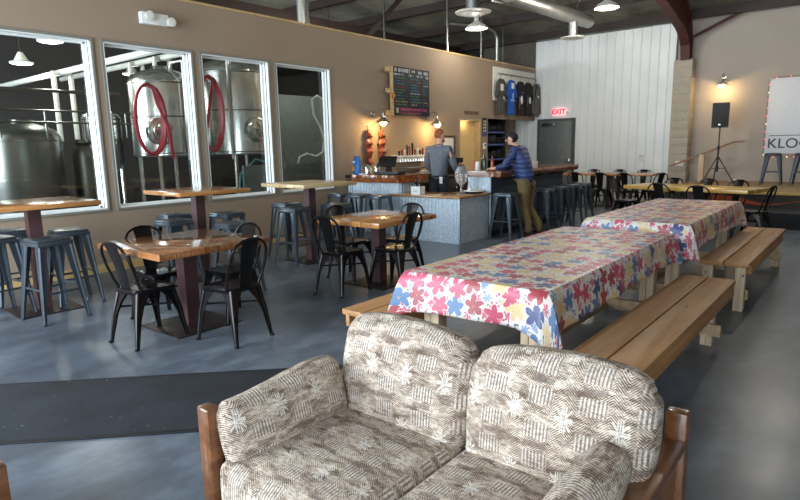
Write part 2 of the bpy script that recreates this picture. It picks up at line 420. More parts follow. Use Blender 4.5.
# far white ribbed metal wall
def ribbed(x, y0, y1, z0, z1, pitch=.215):
    m = MB(); ys = []; y = y0
    prof = [(0,0),(.15,0),(.162,.02),(.178,.02),(.19,0),(pitch,0)]
    pts = []
    while y < y1:
        for a, d in prof[:-1]:
            if y+a <= y1: pts.append((y+a, d))
        y += pitch
    pts.append((y1,0)); v = []; f = []
    for (yy, d) in pts:
        v += [(x-d,yy,z0),(x-d,yy,z1)]
    n = len(pts)
    for i in range(n-1): f.append((2*i,2*i+2,2*i+3,2*i+1))
    b = len(v); v += [(x+.1,y0,z0),(x+.1,y0,z1),(x+.1,y1,z0),(x+.1,y1,z1)]
    f += [(b,b+1,b+3,b+2),(0,1,b+1,b),(2*n-2,2*n-1,b+3,b+2),(1,b+1,b+3,2*n-1),(0,b,b+2,2*n-2)]
    return m.add(v, f)
struct('wall_back', ribbed(XE, 3.99, 7.63, 0, 4.28), M['white_metal']); struct('wall_back.002', ribbed(XE, 7.63, 9.3, 0, 2.6), M['white_metal'])
mb = MB(); mb.box(XE,XE+.1,7.63,9.3,2.6,4.6); struct('wall_back.003', mb, M['shed'])
mb = MB(); mb.box(XE,XE+.1,9.3,16,0,4.4); struct('wall_back.001', mb, M['dark_wall'])
mb = MB(); mb.box(XE+.12,XE+.24,-3.2,3.72,0,5.2); mb.box(XE+.12,XE+.24,3.72,4.6,0,5.2); struct('wall_end', mb, M['beige'])
mb = MB(); mb.box(-2,16.4,-3.35,-3.2,0,8); struct('wall_right', mb, M['beige'])
mb = MB(); mb.box(-2,16.4,16,16.15,0,8); struct('wall_brewery', mb, M['dark_wall'])
mb = MB()  # shopfront wall behind the camera, with two big openings
mb.box(-1.6,-1.45,-3.2,-2.0,0,7.6); mb.box(-1.6,-1.45,1.45,1.75,0,3.45); mb.box(-1.6,-1.45,7.45,16,0,7.6); mb.box(-1.6,-1.45,-2,7.45,3.45,7.6); mb.box(-1.6,-1.45,-2,7.45,0,.08)
struct('wall_front', mb, M['beige'])
# brewery back partition
mb = MB(); mb.box(8.35,13.0,10.6,10.7,0,2.74); struct('wall_partition', mb, M['brew_wall'])
# warm hallway behind the doorway
mb = MB(); mb.box(11.3,12.98,D+WT+.001,D+WT+.05,0,3.4); struct('wall_hall', mb, M['yellow_wall'])
point('hall_light', (11.95,D+.04,2.05), 2.0, (1,.8,.5), .05)
mb = MB()
for a, b in ((11.541,11.575),(12.465,12.499)): mb.box(a,b,D-.012,D+WT-.002,0,2.10)
mb.box(11.541,12.499,D-.012,D+WT-.002,2.10,2.139); struct('door_2', mb, plain('doorframe_tan',(176,150,112),.5))
# alcove behind the shelf
mb = MB(); mb.box(15.28,15.37,8.22,9.3,0,3.5); mb.box(12.74,15.28,8.75,8.85,0,3.5); struct('wall_alcove', mb, M['taupe'])
# exit door
mb = MB(); mb.box(XE-.05,XE-.02,6.42,7.52,0,2.2); d1 = struct('door_1', mb, plain('dark_grey_door_frame',(70,74,74),.5))
mb = MB(); mb.rbox(XE-.075,XE-.05,6.50,7.44,.02,2.13,.004); q = mb.build('door_leaf', plain('grey_door_paint',(92,100,100),.45), d1)
mb = MB(); mb.rbox(XE-.13,XE-.075,6.95,7.35,2.0,2.07,.005); mb.bar((XE-.11,7.0,2.03),(XE-.2,7.25,2.09),(.02,.01),(.02,.01)); mb.build('door_closer', M['steel_dark'], d1)
mb = MB(); mb.rbox(XE-.10,XE-.075,6.53,6.60,1.0,1.12,.004); mb.tube([(XE-.1,6.565,1.06),(XE-.14,6.565,1.06),(XE-.14,6.68,1.06)],.011); mb.build('door_handle', M['steel'], d1)
# windows
for i, (a, b) in enumerate(WIN):
    n_ = 'window_%d' % (i+1)
    mb = MB(); c = .03
    for (x0,x1,z0,z1) in ((a-c,a,WZ0-c,WZ1+c),(b,b+c,WZ0-c,WZ1+c),(a,b,WZ1,WZ1+c),(a,b,WZ0-c,WZ0)): mb.rbox(x0,x1,D-.022,D+.0,z0,z1,.003)
    root = struct(n_, mb, M['alu'])
    # jamb liner and the dark gasket line in it
    mb = MB()
    for (x0,x1,z0,z1) in ((a,a+.012,WZ0,WZ1),(b-.012,b,WZ0,WZ1),(a,b,WZ1-.012,WZ1),(a,b,WZ0,WZ0+.012)): mb.box(x0,x1,D-.02,D+WT,z0,z1)
    mb.build('jamb_liner', M['white_frame'], root, smooth=False)
    mb = MB(); mb.box(b-.016,b-.0125,D+.035,D+.05,WZ0,WZ1); mb.build('gasket', M['black_matte'], root, smooth=False)
    mb = MB(); s_ = .03; y0, y1 = D+.10, D+.14
    for (x0,x1,z0,z1) in ((a+.012,a+.012+.02,WZ0,WZ1),(b-.012-s_,b-.012,WZ0,WZ1),(a,b,WZ1-.03,WZ1-.012),(a,b,WZ0+.012,WZ0+.035)): mb.box(x0,x1,y0,y1,z0,z1)
    mb.build('window_sash', M['white_frame'], root, smooth=False)
    mb = MB(); mb.box(a+.03,b-.04,D+.117,D+.123,WZ0+.03,WZ1-.03); mb.build('window_pane', M['glass'], root, smooth=False)
# block pier and steel frame
mb = MB()
for r_ in range(17):
    z = r_*.2; mb.rbox(XE-.22,XE+.11,3.56,3.97,z+.004,z+.2-.004,.006)
mb.box(XE-.21,XE+.1,3.57,3.96,0,3.4)
pier = mb.build('block_pier', M['block']); tag(pier, 'painted concrete block pier at the end of the white metal wall', 'pier')
def ibeam(path, wid, dep, mb):
    # path in XZ at y centre, I section; dep in plane, wid along y
    pts = [Vector(p) for p in path]; rings = []
    for i, p in enumerate(pts):
        t = (pts[min(i+1,len(pts)-1)]-pts[max(i-1,0)]).normalized(); nr = Vector((t.z,0,-t.x))
        w2, tw = wid/2, .012; d2 = (dep[i] if isinstance(dep,list) else dep)/2; ft = .02
        sec = [(-w2,-d2),(w2,-d2),(w2,-d2+ft),(tw,-d2+ft),(tw,d2-ft),(w2,d2-ft),(w2,d2),(-w2,d2),(-w2,d2-ft),(-tw,d2-ft),(-tw,-d2+ft),(-w2,-d2+ft)]
        rings.append([p+Vector((0,a,0))+nr*b for a, b in sec])
    return mb.ring_loft(rings)
mb = MB(); ibeam([(15.25,3.72,3.4),(15.2,3.72,3.75),(15.02,3.72,4.05),(14.6,3.72,4.30),(13.9,3.72,4.46),(12,3.72,4.78),(8,3.72,5.42),(2,3.72,6.4),(-1.4,3.72,6.96)], .2, [.24,.32,.46,.6,.6,.5,.45,.45,.45], mb)
tag(mb.build('steel_frame_rafter', M['rust_steel'], smooth=False), 'dark red steel rigid frame curving up from the block pier into the roof', 'steel beam')
mb = MB(); mb.bar((15.25,3.6,3.9),(15.3,2.7,4.30),(.05,.05),(.05,.05))
tag(mb.build('flange_brace', M['rust_steel'], smooth=False), 'thin diagonal steel brace beside the red steel frame under the roof edge', 'brace')
for i in range(9):
    x = 15.2-i*1.45; z = roofz(x)-.12
    mb = MB(); mb.box(x-.02,x+.02,-3.2,16,z-.1,z+.1); mb.box(x-.05,x+.05,-3.2,16,z-.105,z-.09); q = mb.build('roof_purlin', M['dark_steel'], smooth=False)
    o_ = ['nearest the far wall','second from the far wall','third from the far wall','fourth from the far wall','fifth from the far wall','sixth from the far wall','seventh from the far wall','eighth from the far wall','farthest from the far wall'][i]
    tag(q, 'dark steel roof purlin running across the ceiling, '+o_, 'roof beam', 'roof purlins')

# ------------------------------------------------------------------ furniture builders
def stool_proto():
    t = thing('metal_bar_stool', 'x', 'bar stool')
    mb = MB(); mb.rbox(-.152,.152,-.152,.152,.735,.762,.012); mb.rbox(-.158,.158,-.158,.158,.70,.738,.006)
    mb.build('seat', M['gunmetal'], t)
    mb = MB(); mb.rbox(-.035,.035,-.012,.012,.7615,.7645,.001); mb.build('seat_slot', M['black_matte'], t)
    for sx in (-1,1):
        for sy in (-1,1):
            mb = MB(); top = Vector((sx*.135,sy*.135,.73)); ft = Vector((sx*.205,sy*.205,0)); mid = top.lerp(ft,.55)
            # folded sheet leg: two tapering flanges plus a rounded ridge
            for sd, off in (((1,0,0),Vector((-sx*.022,0,0))),((0,1,0),Vector((0,-sy*.022,0)))):
                mb.bar(top+off*1.1, mid+off*.7, (.092,.006),(.052,.006), sd); mb.bar(mid+off*.7, ft+off*.35, (.052,.006),(.026,.006), sd)
            mb.tube([top, mid, ft+Vector((0,0,.0))], [.017,.014,.012], 6)
            mb.rbox(ft.x-.014,ft.x+.014,ft.y-.014,ft.y+.014,0,.02,.004)
            mb.build('leg', M['gunmetal'], t)
    for k in range(4):
        a = [(-1,-1),(1,-1),(1,1),(-1,1)]; p, q = a[k], a[(k+1)%4]; e = .205-.07*.27/.73-.01; z = .27+.04*(k%2)
        mb = MB(); mb.bar((p[0]*e,p[1]*e,z),(q[0]*e,q[1]*e,z),(.006,.02),(.006,.02),(0,0,1) if 0 else ((p[1]-q[1]),(q[0]-p[0]),0)); mb.build('foot_rail', M['gunmetal'], t)
    return t
def chair_proto():
    # faces +X
    t = thing('black_metal_chair', 'x', 'chair')
    mb = MB(); bm = bmesh.new()
    poly = []
    for (x, y, r_) in ((.165,-.18,.05),(.165,.18,.05),(-.18,.155,.05),(-.18,-.155,.05)):
        cx, cy = x-(r_ if x > 0 else -r_), y-(r_ if y > 0 else -r_)
        a0 = {(1,-1):-PI/2,(1,1):0,(-1,1):PI/2,(-1,-1):PI}[(1 if x>0 else -1, 1 if y>0 else -1)]
        for i in range(5): a = a0+PI/2*i/4; poly.append((cx+r_*math.cos(a), cy+r_*math.sin(a)))
    bm.free()
    rings = []
    for (s_, z) in ((.97,.415),(1.0,.42),(1.03,.445),(1.0,.455),(.93,.452),(.5,.446)):
        rings.append([(x*s_,y*s_,z) for x, y in poly])
    mb.ring_loft(rings); mb.build('seat', M['black_metal'], t)
    for sx, ty, fx, fy in ((1,.15,.215,.20),(-1,.135,-.235,.19)):
        for sy in (-1,1):
            mb = MB(); top = Vector((.14*sx if sx>0 else -.15, sy*ty, .435)); ft = Vector((fx, sy*fy, 0)); mid = top.lerp(ft,.45)+Vector((sx*.008,sy*.008,0))
            for sd, off in (((1,0,0),Vector((-sx*.03,0,0))),((0,1,0),Vector((0,-sy*.03,0)))):
                mb.bar(top+off*1.6, top.lerp(mid,.45)+off*.95, (.12,.005),(.062,.005), sd); mb.bar(top.lerp(mid,.45)+off*.95, mid+off*.6, (.062,.005),(.04,.005), sd); mb.bar(mid+off*.6, ft+off*.3, (.04,.005),(.022,.005), sd)
            mb.tube([top, mid, ft], [.019,.015,.011], 8); mb.rbox(ft.x-.013,ft.x+.013,ft.y-.013,ft.y+.013,0,.02,.004)
            mb.build('leg', M['black_metal'], t)
    # under-seat cross brace
    mb = MB(); mb.bar((.17,.165,.30),(-.18,-.15,.30),(.003,.018),(.003,.018),(1,-1,0)); mb.bar((.17,-.165,.295),(-.18,.15,.295),(.003,.018),(.003,.018),(1,1,0)); mb.build('cross_brace', M['black_metal'], t)
    # hoop back
    pts = [(-.13,-.165,.44),(-.165,-.18,.52),(-.205,-.188,.64),(-.235,-.18,.74),(-.252,-.14,.80),(-.262,-.08,.832),(-.266,0,.842)]
    pts += [(x,-y,z) for x, y, z in reversed(pts[:-1])]
    mb = MB(); mb.tube(pts, .0115, 8); mb.build('back_hoop', M['black_metal'], t)
    mb = MB(); rings = []
    for i in range(9):
        u = i/8; z = .44+.395*u; x = -.165-.10*u+.012*math.sin(PI*u); hw = .052+.036*u
        rings.append([(x-.006*math.cos(j*PI/2) , hw*j, z) for j in (-1,-.5,0,.5,1)]+[(x-.006*math.cos(j*PI/2)+.004, hw*j, z) for j in (1,.5,0,-.5,-1)])
    mb.ring_loft(rings); mb.build('back_splat', M['black_metal'], t)
    return t
stool0 = stool_proto(); su = [False]
chair0 = chair_proto(); cu = [False]

def pedestal_table(name, label, cat, c, size, h, rz, top_mat, postw=.115, th=.045, base=.55, group=None, postmat='purple_steel'):
    t = thing(name, label, cat, (c[0],c[1],0), rz, group)
    mb = MB(); mb.rbox(-size[0]/2,size[0]/2,-size[1]/2,size[1]/2,h-th,h,.005); mb.build('tabletop', top_mat, t)
    mb = MB()  # I section post
    w2, f = postw/2, .012
    mb.box(-w2,w2,-w2,-w2+f,.012,h-th-.01); mb.box(-w2,w2,w2-f,w2,.012,h-th-.01); mb.box(-.006,.006,-w2+f,w2-f,.012,h-th-.01); mb.box(-w2,-w2+.05,-w2+f,w2-f,.012,h-th-.01)
    mb.build('post', M[postmat], t, smooth=False)
    mb = MB(); mb.rbox(-base/2,base/2,-base/2,base/2,0,.012,.002); mb.build('base_plate', M['plate'], t)
    mb = MB(); mb.box(-.2,.2,-.2,.2,h-th-.01,h-th); mb.build('mounting_plate', M['plate'], t, smooth=False)
    return t
G1 = 'square pedestal tables with wooden tops'
barA = pedestal_table('bar_table', 'tall wood-topped bar table at the left edge before the first window', 'table', (2.08,6.31), (.94,.94), 1.07, R(-3), M['table_wood'], group=G1)
barB = pedestal_table('bar_table', 'tall wood-topped bar table between the second and third brewery windows', 'table', (3.86,6.30), (.9,.9), 1.07, R(-3), M['table_wood'], group=G1)
barC = pedestal_table('bar_table', 'tall bar table with a pale maple top beside the fourth brewery window', 'table', (5.36,5.98), (.9,.95), 1.07, R(-4), M['light_top'], group=G1)
din1 = pedestal_table('dining_table', 'low square table with glossy reddish plank top, nearest the camera', 'table', (2.67,4.62), (1.03,1.03), .76, R(0), M['table_wood_dark'], .125, .055, .62, G1)
din2 = pedestal_table('dining_table', 'low square orange pine table with maroon post, in front of the corrugated bar', 'table', (4.86,4.30), (1.0,.9), .76, R(0), M['table_wood'], .12, .055, .6, G1)
yel = pedestal_table('long_table', 'long yellow pine table in front of the stage, with black chairs around it', 'table', (10.85,2.42), (.8,2.1), .76, R(-14), M['yellow_top'], .15, .06, .6)
mb = MB(); 
far = pedestal_table('long_table', 'long table with dark wood edge and black chairs, beside the white metal wall', 'table', (14.2,5.0), (.75,2.1), .80, R(3), M['table_wood'], .15, .05, .6)

SG = 'blue-grey metal bar stools'
for (x, y, a, lab) in (
    (2.02,5.86,6,'blue-grey metal stool nearest the camera, in front of the leftmost tall table'),
    (2.40,6.36,-5,'blue-grey metal stool to the right of the leftmost tall table, nearer the wall'),
    (1.74,6.38,8,'metal stool left of the leftmost tall table, cut by the photo edge'),
    (2.02,6.88,0,'metal stool behind the leftmost tall table, under the first window'),
    (3.42,6.12,4,'blue-grey metal stool on the left of the middle tall table, nearer the camera'),
    (3.76,6.70,-3,'metal stool behind the middle tall table, nearly hidden by the one before it'),
    (4.20,6.22,8,'blue-grey metal stool right of the post of the middle tall table'),
    (3.66,5.30,-6,'blue-grey metal stool seen behind the right chair of the reddish low table'),
    (5.05,5.95,5,'blue-grey metal stool left of the post of the pale-topped tall table'),
    (5.40,6.52,0,'blue-grey metal stool between the pale-topped tall table and the wall'),
    (5.66,5.78,6,'blue-grey metal stool right of the post of the pale-topped tall table'),
    (7.08,7.12,0,'blue-grey metal stool at the corrugated counter by the wall, leftmost of three'),
    (7.08,6.68,3,'blue-grey metal stool at the corrugated counter by the wall, middle of three'),
    (7.08,6.24,-3,'blue-grey metal stool at the corrugated counter by the wall, rightmost of three'),
    (8.33,4.60,0,'bar stool left of the blue-jacketed person at the long bar'),
    (9.38,4.46,2,'bar stool first to the right of the blue-jacketed person at the long bar'),
    (9.93,4.46,-2,'bar stool second to the right of the blue-jacketed person at the long bar'),
    (10.48,4.46,0,'bar stool third to the right of the blue-jacketed person at the long bar'),
    (11.05,4.46,3,'blue-grey metal stool at the far right end of the long bar'),
):
    place(stool0, su, (x,y,0), R(a), lab, SG)
CG = 'black metal cafe chairs'
for (x, y, a, lab) in (
    (2.24,4.52,4,'black metal chair on the left of the reddish low table, back to the camera'),
    (2.68,3.98,96,'black metal chair on the right near side of the reddish low table'),
    (2.62,4.98,-88,'black metal chair behind the reddish low table on its wall side'),
    (3.04,4.52,184,'black metal chair on the far right side of the reddish low table'),
    (4.31,4.34,3,'black metal chair at the left end of the orange pine low table'),
    (4.76,3.98,92,'black metal chair on the right near side of the orange pine low table'),
    (4.86,4.72,-90,'black metal chair behind the orange pine low table on its wall side'),
    (5.29,4.34,180,'black metal chair on the far side of the orange pine low table'),
    (13.6,5.55,0,'black chair at the near side of the far table, leftmost of three'),
    (13.6,4.98,5,'black chair at the near side of the far table, middle of three'),
    (13.6,4.38,-6,'black chair at the near side of the far table, rightmost of three'),
    (14.83,5.75,180,'black metal chair between the far table and the white wall, leftmost of three'),
    (14.83,5.1,176,'black metal chair between the far table and the white wall, middle of three'),
    (14.83,4.48,182,'black metal chair between the far table and the white wall, rightmost of three'),
    (13.65,3.86,60,'black metal chair at the right end of the far table, turned toward it'),
    (11.15,3.62,-100,'black metal chair at the left end of the yellow table'),
    (10.45,2.75,-12,'black metal chair on the near side of the yellow table, left one of two'),
    (10.05,2.05,-14,'black metal chair on the near side of the yellow table, right one of two'),
    (11.55,3.0,168,'black metal chair on the stage side of the yellow table, leftmost of three'),
    (11.42,2.40,166,'black metal chair on the stage side of the yellow table, middle of three'),
    (11.28,1.92,160,'black metal chair on the stage side of the yellow table, rightmost of three'),
    (10.25,1.42,80,'black metal chair at the right end of the yellow table, turned away from the stage'),
):
    place(chair0, cu, (x,y,0), R(a), lab, CG)

# ------------------------------------------------------------------ communal tables, cloths, benches
def communal(x0, x1, y0, y1, h, label):
    t = thing('communal_table', label, 'table', ((x0+x1)/2,(y0+y1)/2,0), 0, 'long lumber tables under flowered cloths')
    L, W = (x1-x0)/2, (y1-y0)/2
    mb = MB(); n = 5; pw = 2*W/n
    for i in range(n): mb.rbox(-L,L,-W+i*pw+.003,-W+(i+1)*pw-.003,h-.04,h,.004)
    mb.build('tabletop', M['lumber_x'], t)
    for sx in (-1,1):
        for sy in (-1,1):
            mb = MB(); x = sx*(L-.12); y = sy*(W-.13)
            mb.rbox(x-.045,x+.045,y-.055,y+.005,0,h-.04,.004); mb.rbox(x-.045,x+.045,y+.008,y+.055,0,h-.04,.004); mb.build('leg', M['lumber'], t)
        mb = MB(); mb.rbox(sx*(L-.16)-.02+sx*.065,sx*(L-.16)+.02+sx*.065,-W+.06,W-.06,h-.13,h-.04,.004); mb.build('end_rail', M['lumber_x'], t)
        mb = MB(); mb.rbox(sx*(L-.16)-.02-sx*.065,sx*(L-.16)+.02-sx*.065,-W+.1,W-.1,.12,.21,.004); mb.build('foot_rail', M['lumber_x'], t)
    mb = MB(); mb.rbox(-L+.2,L-.2,-.045,.045,.125,.165,.004); mb.build('stretcher', M['lumber_x'], t)
    return t
communal(2.74,5.10,1.27,2.20,.755,'long lumber table nearer the sofa, under a flowered cloth')
communal(5.42,7.80,1.22,2.12,.80,'long lumber table farther from the sofa, under a flowered cloth')
def cloth(name, x0, x1, y0, y1, h, drop, label, seed, lift=0, flare=.02):
    rnd = random.Random(seed); v, f, uv = [], [], []
    cx, cy = (x0+x1)/2, (y0+y1)/2; L, W = (x1-x0)/2+.006, (y1-y0)/2+.006
    nx, ny = 60, 24
    per = []   # perimeter samples (x,y,nx,ny,cornerness)
    st = .02
    def side(ax, ay, bx, by, nxx, nyy):
        ln = math.hypot(bx-ax, by-ay); k = int(ln/st)
        for i in range(k):
            t = i/k; x, y = ax+(bx-ax)*t, ay+(by-ay)*t; per.append((x,y,nxx,nyy, math.exp(-min(t,1-t)*ln/.07)))
    side(-L,-W,L,-W,0,-1); side(L,-W,L,W,1,0); side(L,W,-L,W,0,1); side(-L,W,-L,-W,-1,0)
    n = len(per); rings = 14
    cum = [0]
    for i in range(n): a, b = per[i], per[(i+1)%n]; cum.append(cum[-1]+math.hypot(a[0]-b[0], a[1]-b[1]))
    ph = [rnd.uniform(0,6.28) for _ in range(4)]
    for j in range(rings+1):
        u = j/rings
        for i in range(n):
            x, y, ax, ay, cn = per[i]; s_ = cum[i]
            # corner normal blends to the diagonal
            dx, dy = ax, ay
            if cn > .01:
                qx, qy = (1 if x > 0 else -1), (1 if y > 0 else -1); m_ = cn*.5
                dx, dy = ax*(1-m_)+qx*m_, ay*(1-m_)+qy*m_
            d = drop*(1+.05*math.sin(s_*1.3+ph[0])) * (1+.30*cn)
            wave = (math.sin(s_*11+ph[1])*.5+math.sin(s_*19+ph[2])*.35+math.sin(s_*5+ph[3])*.4)*.016*u**1.2
            fold = .09*cn*u**.8*(1 if 1 else 0)
            off = .004+.012*min(1,u*6)+flare*u+wave*(1-.3*cn)+fold
            z = h+.004-d*u*(1 if u else 0) - (.0 if u==0 else .0)
            if j == 0: off = 0; z = h+.006
            v.append((x+dx*off, y+dy*off, z)); 
            uv.append((x+cx+ax*d*u, y+cy+ay*d*u))
    for j in range(rings):
        for i in range(n): f.append((j*n+i, (j+1)*n+i, (j+1)*n+(i+1)%n, j*n+(i+1)%n))
    b = len(v)
    f.append(tuple(range(n)))
    me = bpy.data.meshes.new(name); me.from_pydata(v, [], f); ul = me.uv_layers.new(name='uv')
    for p in me.polygons:
        idx = list(p.vertices)
        for li, vi in zip(p.loop_indices, idx):
            q = list(uv[vi])
            ul.data[li].uv = q
    me.polygons.foreach_set('use_smooth', [True]*len(me.polygons)); me.set_sharp_from_angle(angle=R(50))
    me.materials.append(M['floral']); o = bpy.data.objects.new(name, me); col.objects.link(o); o.location = (cx,cy,0)
    so = o.modifiers.new('thickness','SOLIDIFY'); so.thickness = .0015; so.offset = 1
    return tag(o, label, 'tablecloth', 'flowered tablecloths')
cloth('tablecloth', 2.74,5.10,1.27,2.20,.757,.215,'pink, blue and yellow flowered tablecloth on the table nearer the sofa', 3)
cloth('tablecloth', 5.42,7.80,1.22,2.12,.802,.235,'pink, blue and yellow flowered tablecloth on the table farther from the sofa', 5)
def bench(x0, x1, y0, y1, label, inset=.10):
    t = thing('wooden_bench', label, 'bench', ((x0+x1)/2,(y0+y1)/2,0), 0, 'pine benches beside the long tables')
    L, W = (x1-x0)/2, (y1-y0)/2; h = .45
    for s in (-1,1):
        mb = MB(); a, b = (-W,-.005) if s < 0 else (.005,W); mb.rbox(-L,L,a,b,h-.038,h,.005); mb.build('seat_plank', M['bench_wood'], t)
        mb = MB(); mb.rbox(-L+.16*(inset<.2)+.03,L-.16*(inset<.2)-.03,s*(W-.02)-.017,s*(W-.02)+.017,h-.128,h-.039,.004); mb.build('side_rail', M['bench_wood'], t)
        mb = MB(); mb.rbox(s*(L-inset-.066)-.019,s*(L-inset-.066)+.019,-W+.01,W-.01,.09,.18,.004); mb.build('foot_rail', M['lumber_x'], t)
        for s2 in (-1,1):
            mb = MB(); x = s*(L-inset); y = s2*(W-.05-.04*(inset>.2)); mb.rbox(x-.045,x+.045,y-.02,y+.02,0,h-.038,.004); mb.rbox(x-s*.09-.045 if 0 else x-.045,x+.045,y-s2*.04-.02,y-s2*.04+.02,0,h-.038,.004); lg = mb.build('leg', M['lumber'], t)
            m2 = MB(); m2.lathe([(0,0),(.011,0),(.011,.004),(0,.004)],10,(x-s*0,y+s2*.020,.36) if 0 else (x-.0451-.003,y-.005,.33),'X'); m2.build('bolt', M['steel_dark'], lg)
    return t
bench(2.62,5.05,.77,1.155,'pine bench behind the sofa, on the right of the nearer flowered table', .33)
bench(5.76,8.33,.79,1.19,'pine bench on the right of the farther flowered table')
bench(2.68,5.0,2.36,2.72,'pine bench on the left of the nearer flowered table, mostly hidden', .33)
bench(5.7,8.0,2.30,2.66,'pine bench on the left of the farther flowered table, mostly hidden')

# ------------------------------------------------------------------ floor mat
def mat_rug():
    c = ((.0),); d = Vector((1,-1,0)).normalized(); n_ = Vector((1,1,0)).normalized()
    root = thing('floor_mat', 'long black entrance mat lying diagonally on the grey concrete floor', 'mat', (1.70,3.25,0), -PI/4)
    mb = MB(); mb.rbox(-2.6,1.2,-.43,.41,.0,.010,.002); mb.build('mat_pile', M['mat'], root)
    for y in (-.43,.41):
        m2 = MB(); m2.rbox(-2.6,1.2,y-.012,y+.012,0,.011,.002); m2.build('mat_border', M['mat_edge'], root)
mat_rug()

# ------------------------------------------------------------------ sofa
def loveseat():
    t = thing('loveseat', 'two-seat sofa in cream and brown patterned tapestry with a dark stained wood frame', 'sofa', (0,0,0))
    x0, x1, y0, y1 = 1.06, 2.01, .445, 1.77
    for (x, y) in ((x0,y0),(x0,y1),(x1,y0),(x1,y1)):
        mb = MB(); hz = .625 if x == x1 or 1 else .58; mb.rbox(x-.028,x+.028,y-.036,y+.036,0,hz,.010); mb.build('post', M['sofa_wood'], t)
    for y in (y0,y1):
        mb = MB(); mb.rbox(x0+.029,x1-.029,y-.040,y+.040,.50,.53,.008); mb.build('arm_rest', M['sofa_wood'], t)
        s = 1 if y == y1 else -1
        mb = MB(); mb.rbox(x0+.036,x1-.036,y-.012,y+.012,.16,.499,.003); mb.build('side_panel', M['sofa_wood'], t)
    mb = MB(); mb.rbox(x0-.012,x0+.018,y0+.046,y1-.046,.14,.27,.006); mb.build('front_rail', M['sofa_wood'], t)
    mb = MB(); mb.rbox(x1-.015,x1+.015,y0+.046,y1-.046,.14,.26,.006); mb.rbox(x1-.015,x1+.015,y0+.046,y1-.046,.50,.58,.006); mb.build('back_rail', M['sofa_wood'], t)
    mb = MB(); mb.box(x0+.02,x1-.02,y0+.05,y1-.05,.2,.24); mb.build('deck', M['sofa_wood'], t)
    mid = 1.08
    # seat cushions
    for (a, b) in ((mid+.002,y1-.05),(y0+.05,mid-.002)):
        mb = cushion_mb(((1.70-1.03)/2,(b-a)/2,.105), .055, (0.02,.0,.022), 14)
        mb.build('seat_cushion', M['tap_xy'], t, ang=180, loc=((1.03+1.70)/2,(a+b)/2,.345))
    # back cushions, leaning; rounded top corners
    def fnb(left):
        def fn(p, u):
            q = Vector(p)
            zt = (u.z+1)/2
            q.z -= .040*abs(u.y)**7*zt + .028*u.y*u.y*zt - .012*u.y*left*zt
            q.y *= (.93+.07*min(1,zt*1.6))*(1-.012*zt**3)
            q.x *= 1-.25*zt**4*1
            return q
        return fn
    for (a, b, lab) in ((mid-.006,y1-.055,1),(y0-.01,mid+.004,-1)):
        mb = cushion_mb((.088,(b-a)/2,.235), .058, (.035,0.004,.0), 18, fnb(lab))
        mb.build('back_cushion', M['tap_yz'], t, ang=180, loc=(1.735,(a+b)/2,.605), rot=(0,R(11),0))
    # arm cushions
    def fna(p, u):
        q = Vector(p); q.z += .015*math.sin(u.x*2.2)*1; return q
    mb = cushion_mb((.27,.060,.125), .045, (.01,.022,.006), 14, fna); mb.build('arm_cushion', M['tap_xz'], t, ang=180, loc=(1.34,y1-.085,.535), rot=(R(-17),R(-1),R(-3)))
    mb = cushion_mb((.29,.062,.115), .055, (.01,.018,.008), 14, fna); mb.build('arm_cushion', M['tap_xz'], t, ang=180, loc=(1.34,y0+.095,.53), rot=(R(14),R(-1),0))
    return t
loveseat()
def armchair():
    # only the corner of its frame shows at the lower left
    t = thing('wood_frame_armchair', 'corner of a dark stained wood armchair frame at the lower left edge', 'armchair', (0,0,0))
    x0, x1, y0, y1 = -.24, .48, 2.10, 2.80
    for (x, y) in ((x0,y0),(x0,y1),(x1,y0),(x1,y1)):
        mb = MB(); mb.rbox(x-.035,x+.035,y-.04,y+.04,0,.55,.01); mb.build('post', M['sofa_wood'], t)
    for y in (y0,y1):
        mb = MB(); mb.rbox(x0+.036,x1-.036,y-.04,y+.04,.50,.53,.008); mb.build('arm_rest', M['sofa_wood'], t)
    mb = MB(); mb.rbox(x1-.015,x1+.015,y0+.041,y1-.041,.14,.26,.006); mb.build('front_rail', M['sofa_wood'], t)
    mb = MB(); mb.rbox(x0-.015,x0+.015,y0+.041,y1-.041,.14,.5,.006); mb.build('back_rail', M['sofa_wood'], t)
    mb = cushion_mb((.33,.29,.09), .05, (0,0,.02), 8); mb.build('seat_cushion', M['tap_xy'], t, ang=180, loc=(.12,2.45,.33))
armchair()

# ------------------------------------------------------------------ bar counters
def corrug(mb, p0, p1, z0, z1, out, pitch=.068, amp=.009):
    p0, p1 = Vector((*p0,0)), Vector((*p1,0)); L = (p1-p0).length; n = int(L/pitch*8); nr = Vector((*out,0)); v = []
    for i in range(n+1):
        t = i/n; q = p0.lerp(p1, t)+nr*(amp*math.sin(2*PI*L*t/pitch))
        v += [(q.x,q.y,z0),(q.x,q.y,z1)]
    f = [(2*i,2*i+2,2*i+3,2*i+1) for i in range(n)]
    b = len(v); v += [(p0.x-nr.x*.03,p0.y-nr.y*.03,z0),(p0.x-nr.x*.03,p0.y-nr.y*.03,z1),(p1.x-nr.x*.03,p1.y-nr.y*.03,z0),(p1.x-nr.x*.03,p1.y-nr.y*.03,z1)]
    f += [(b,b+1,b+3,b+2),(0,1,b+1,b),(2*n,2*n+1,b+3,b+2),(1,b+1,b+3,2*n+1)]
    return mb.add(v, f)
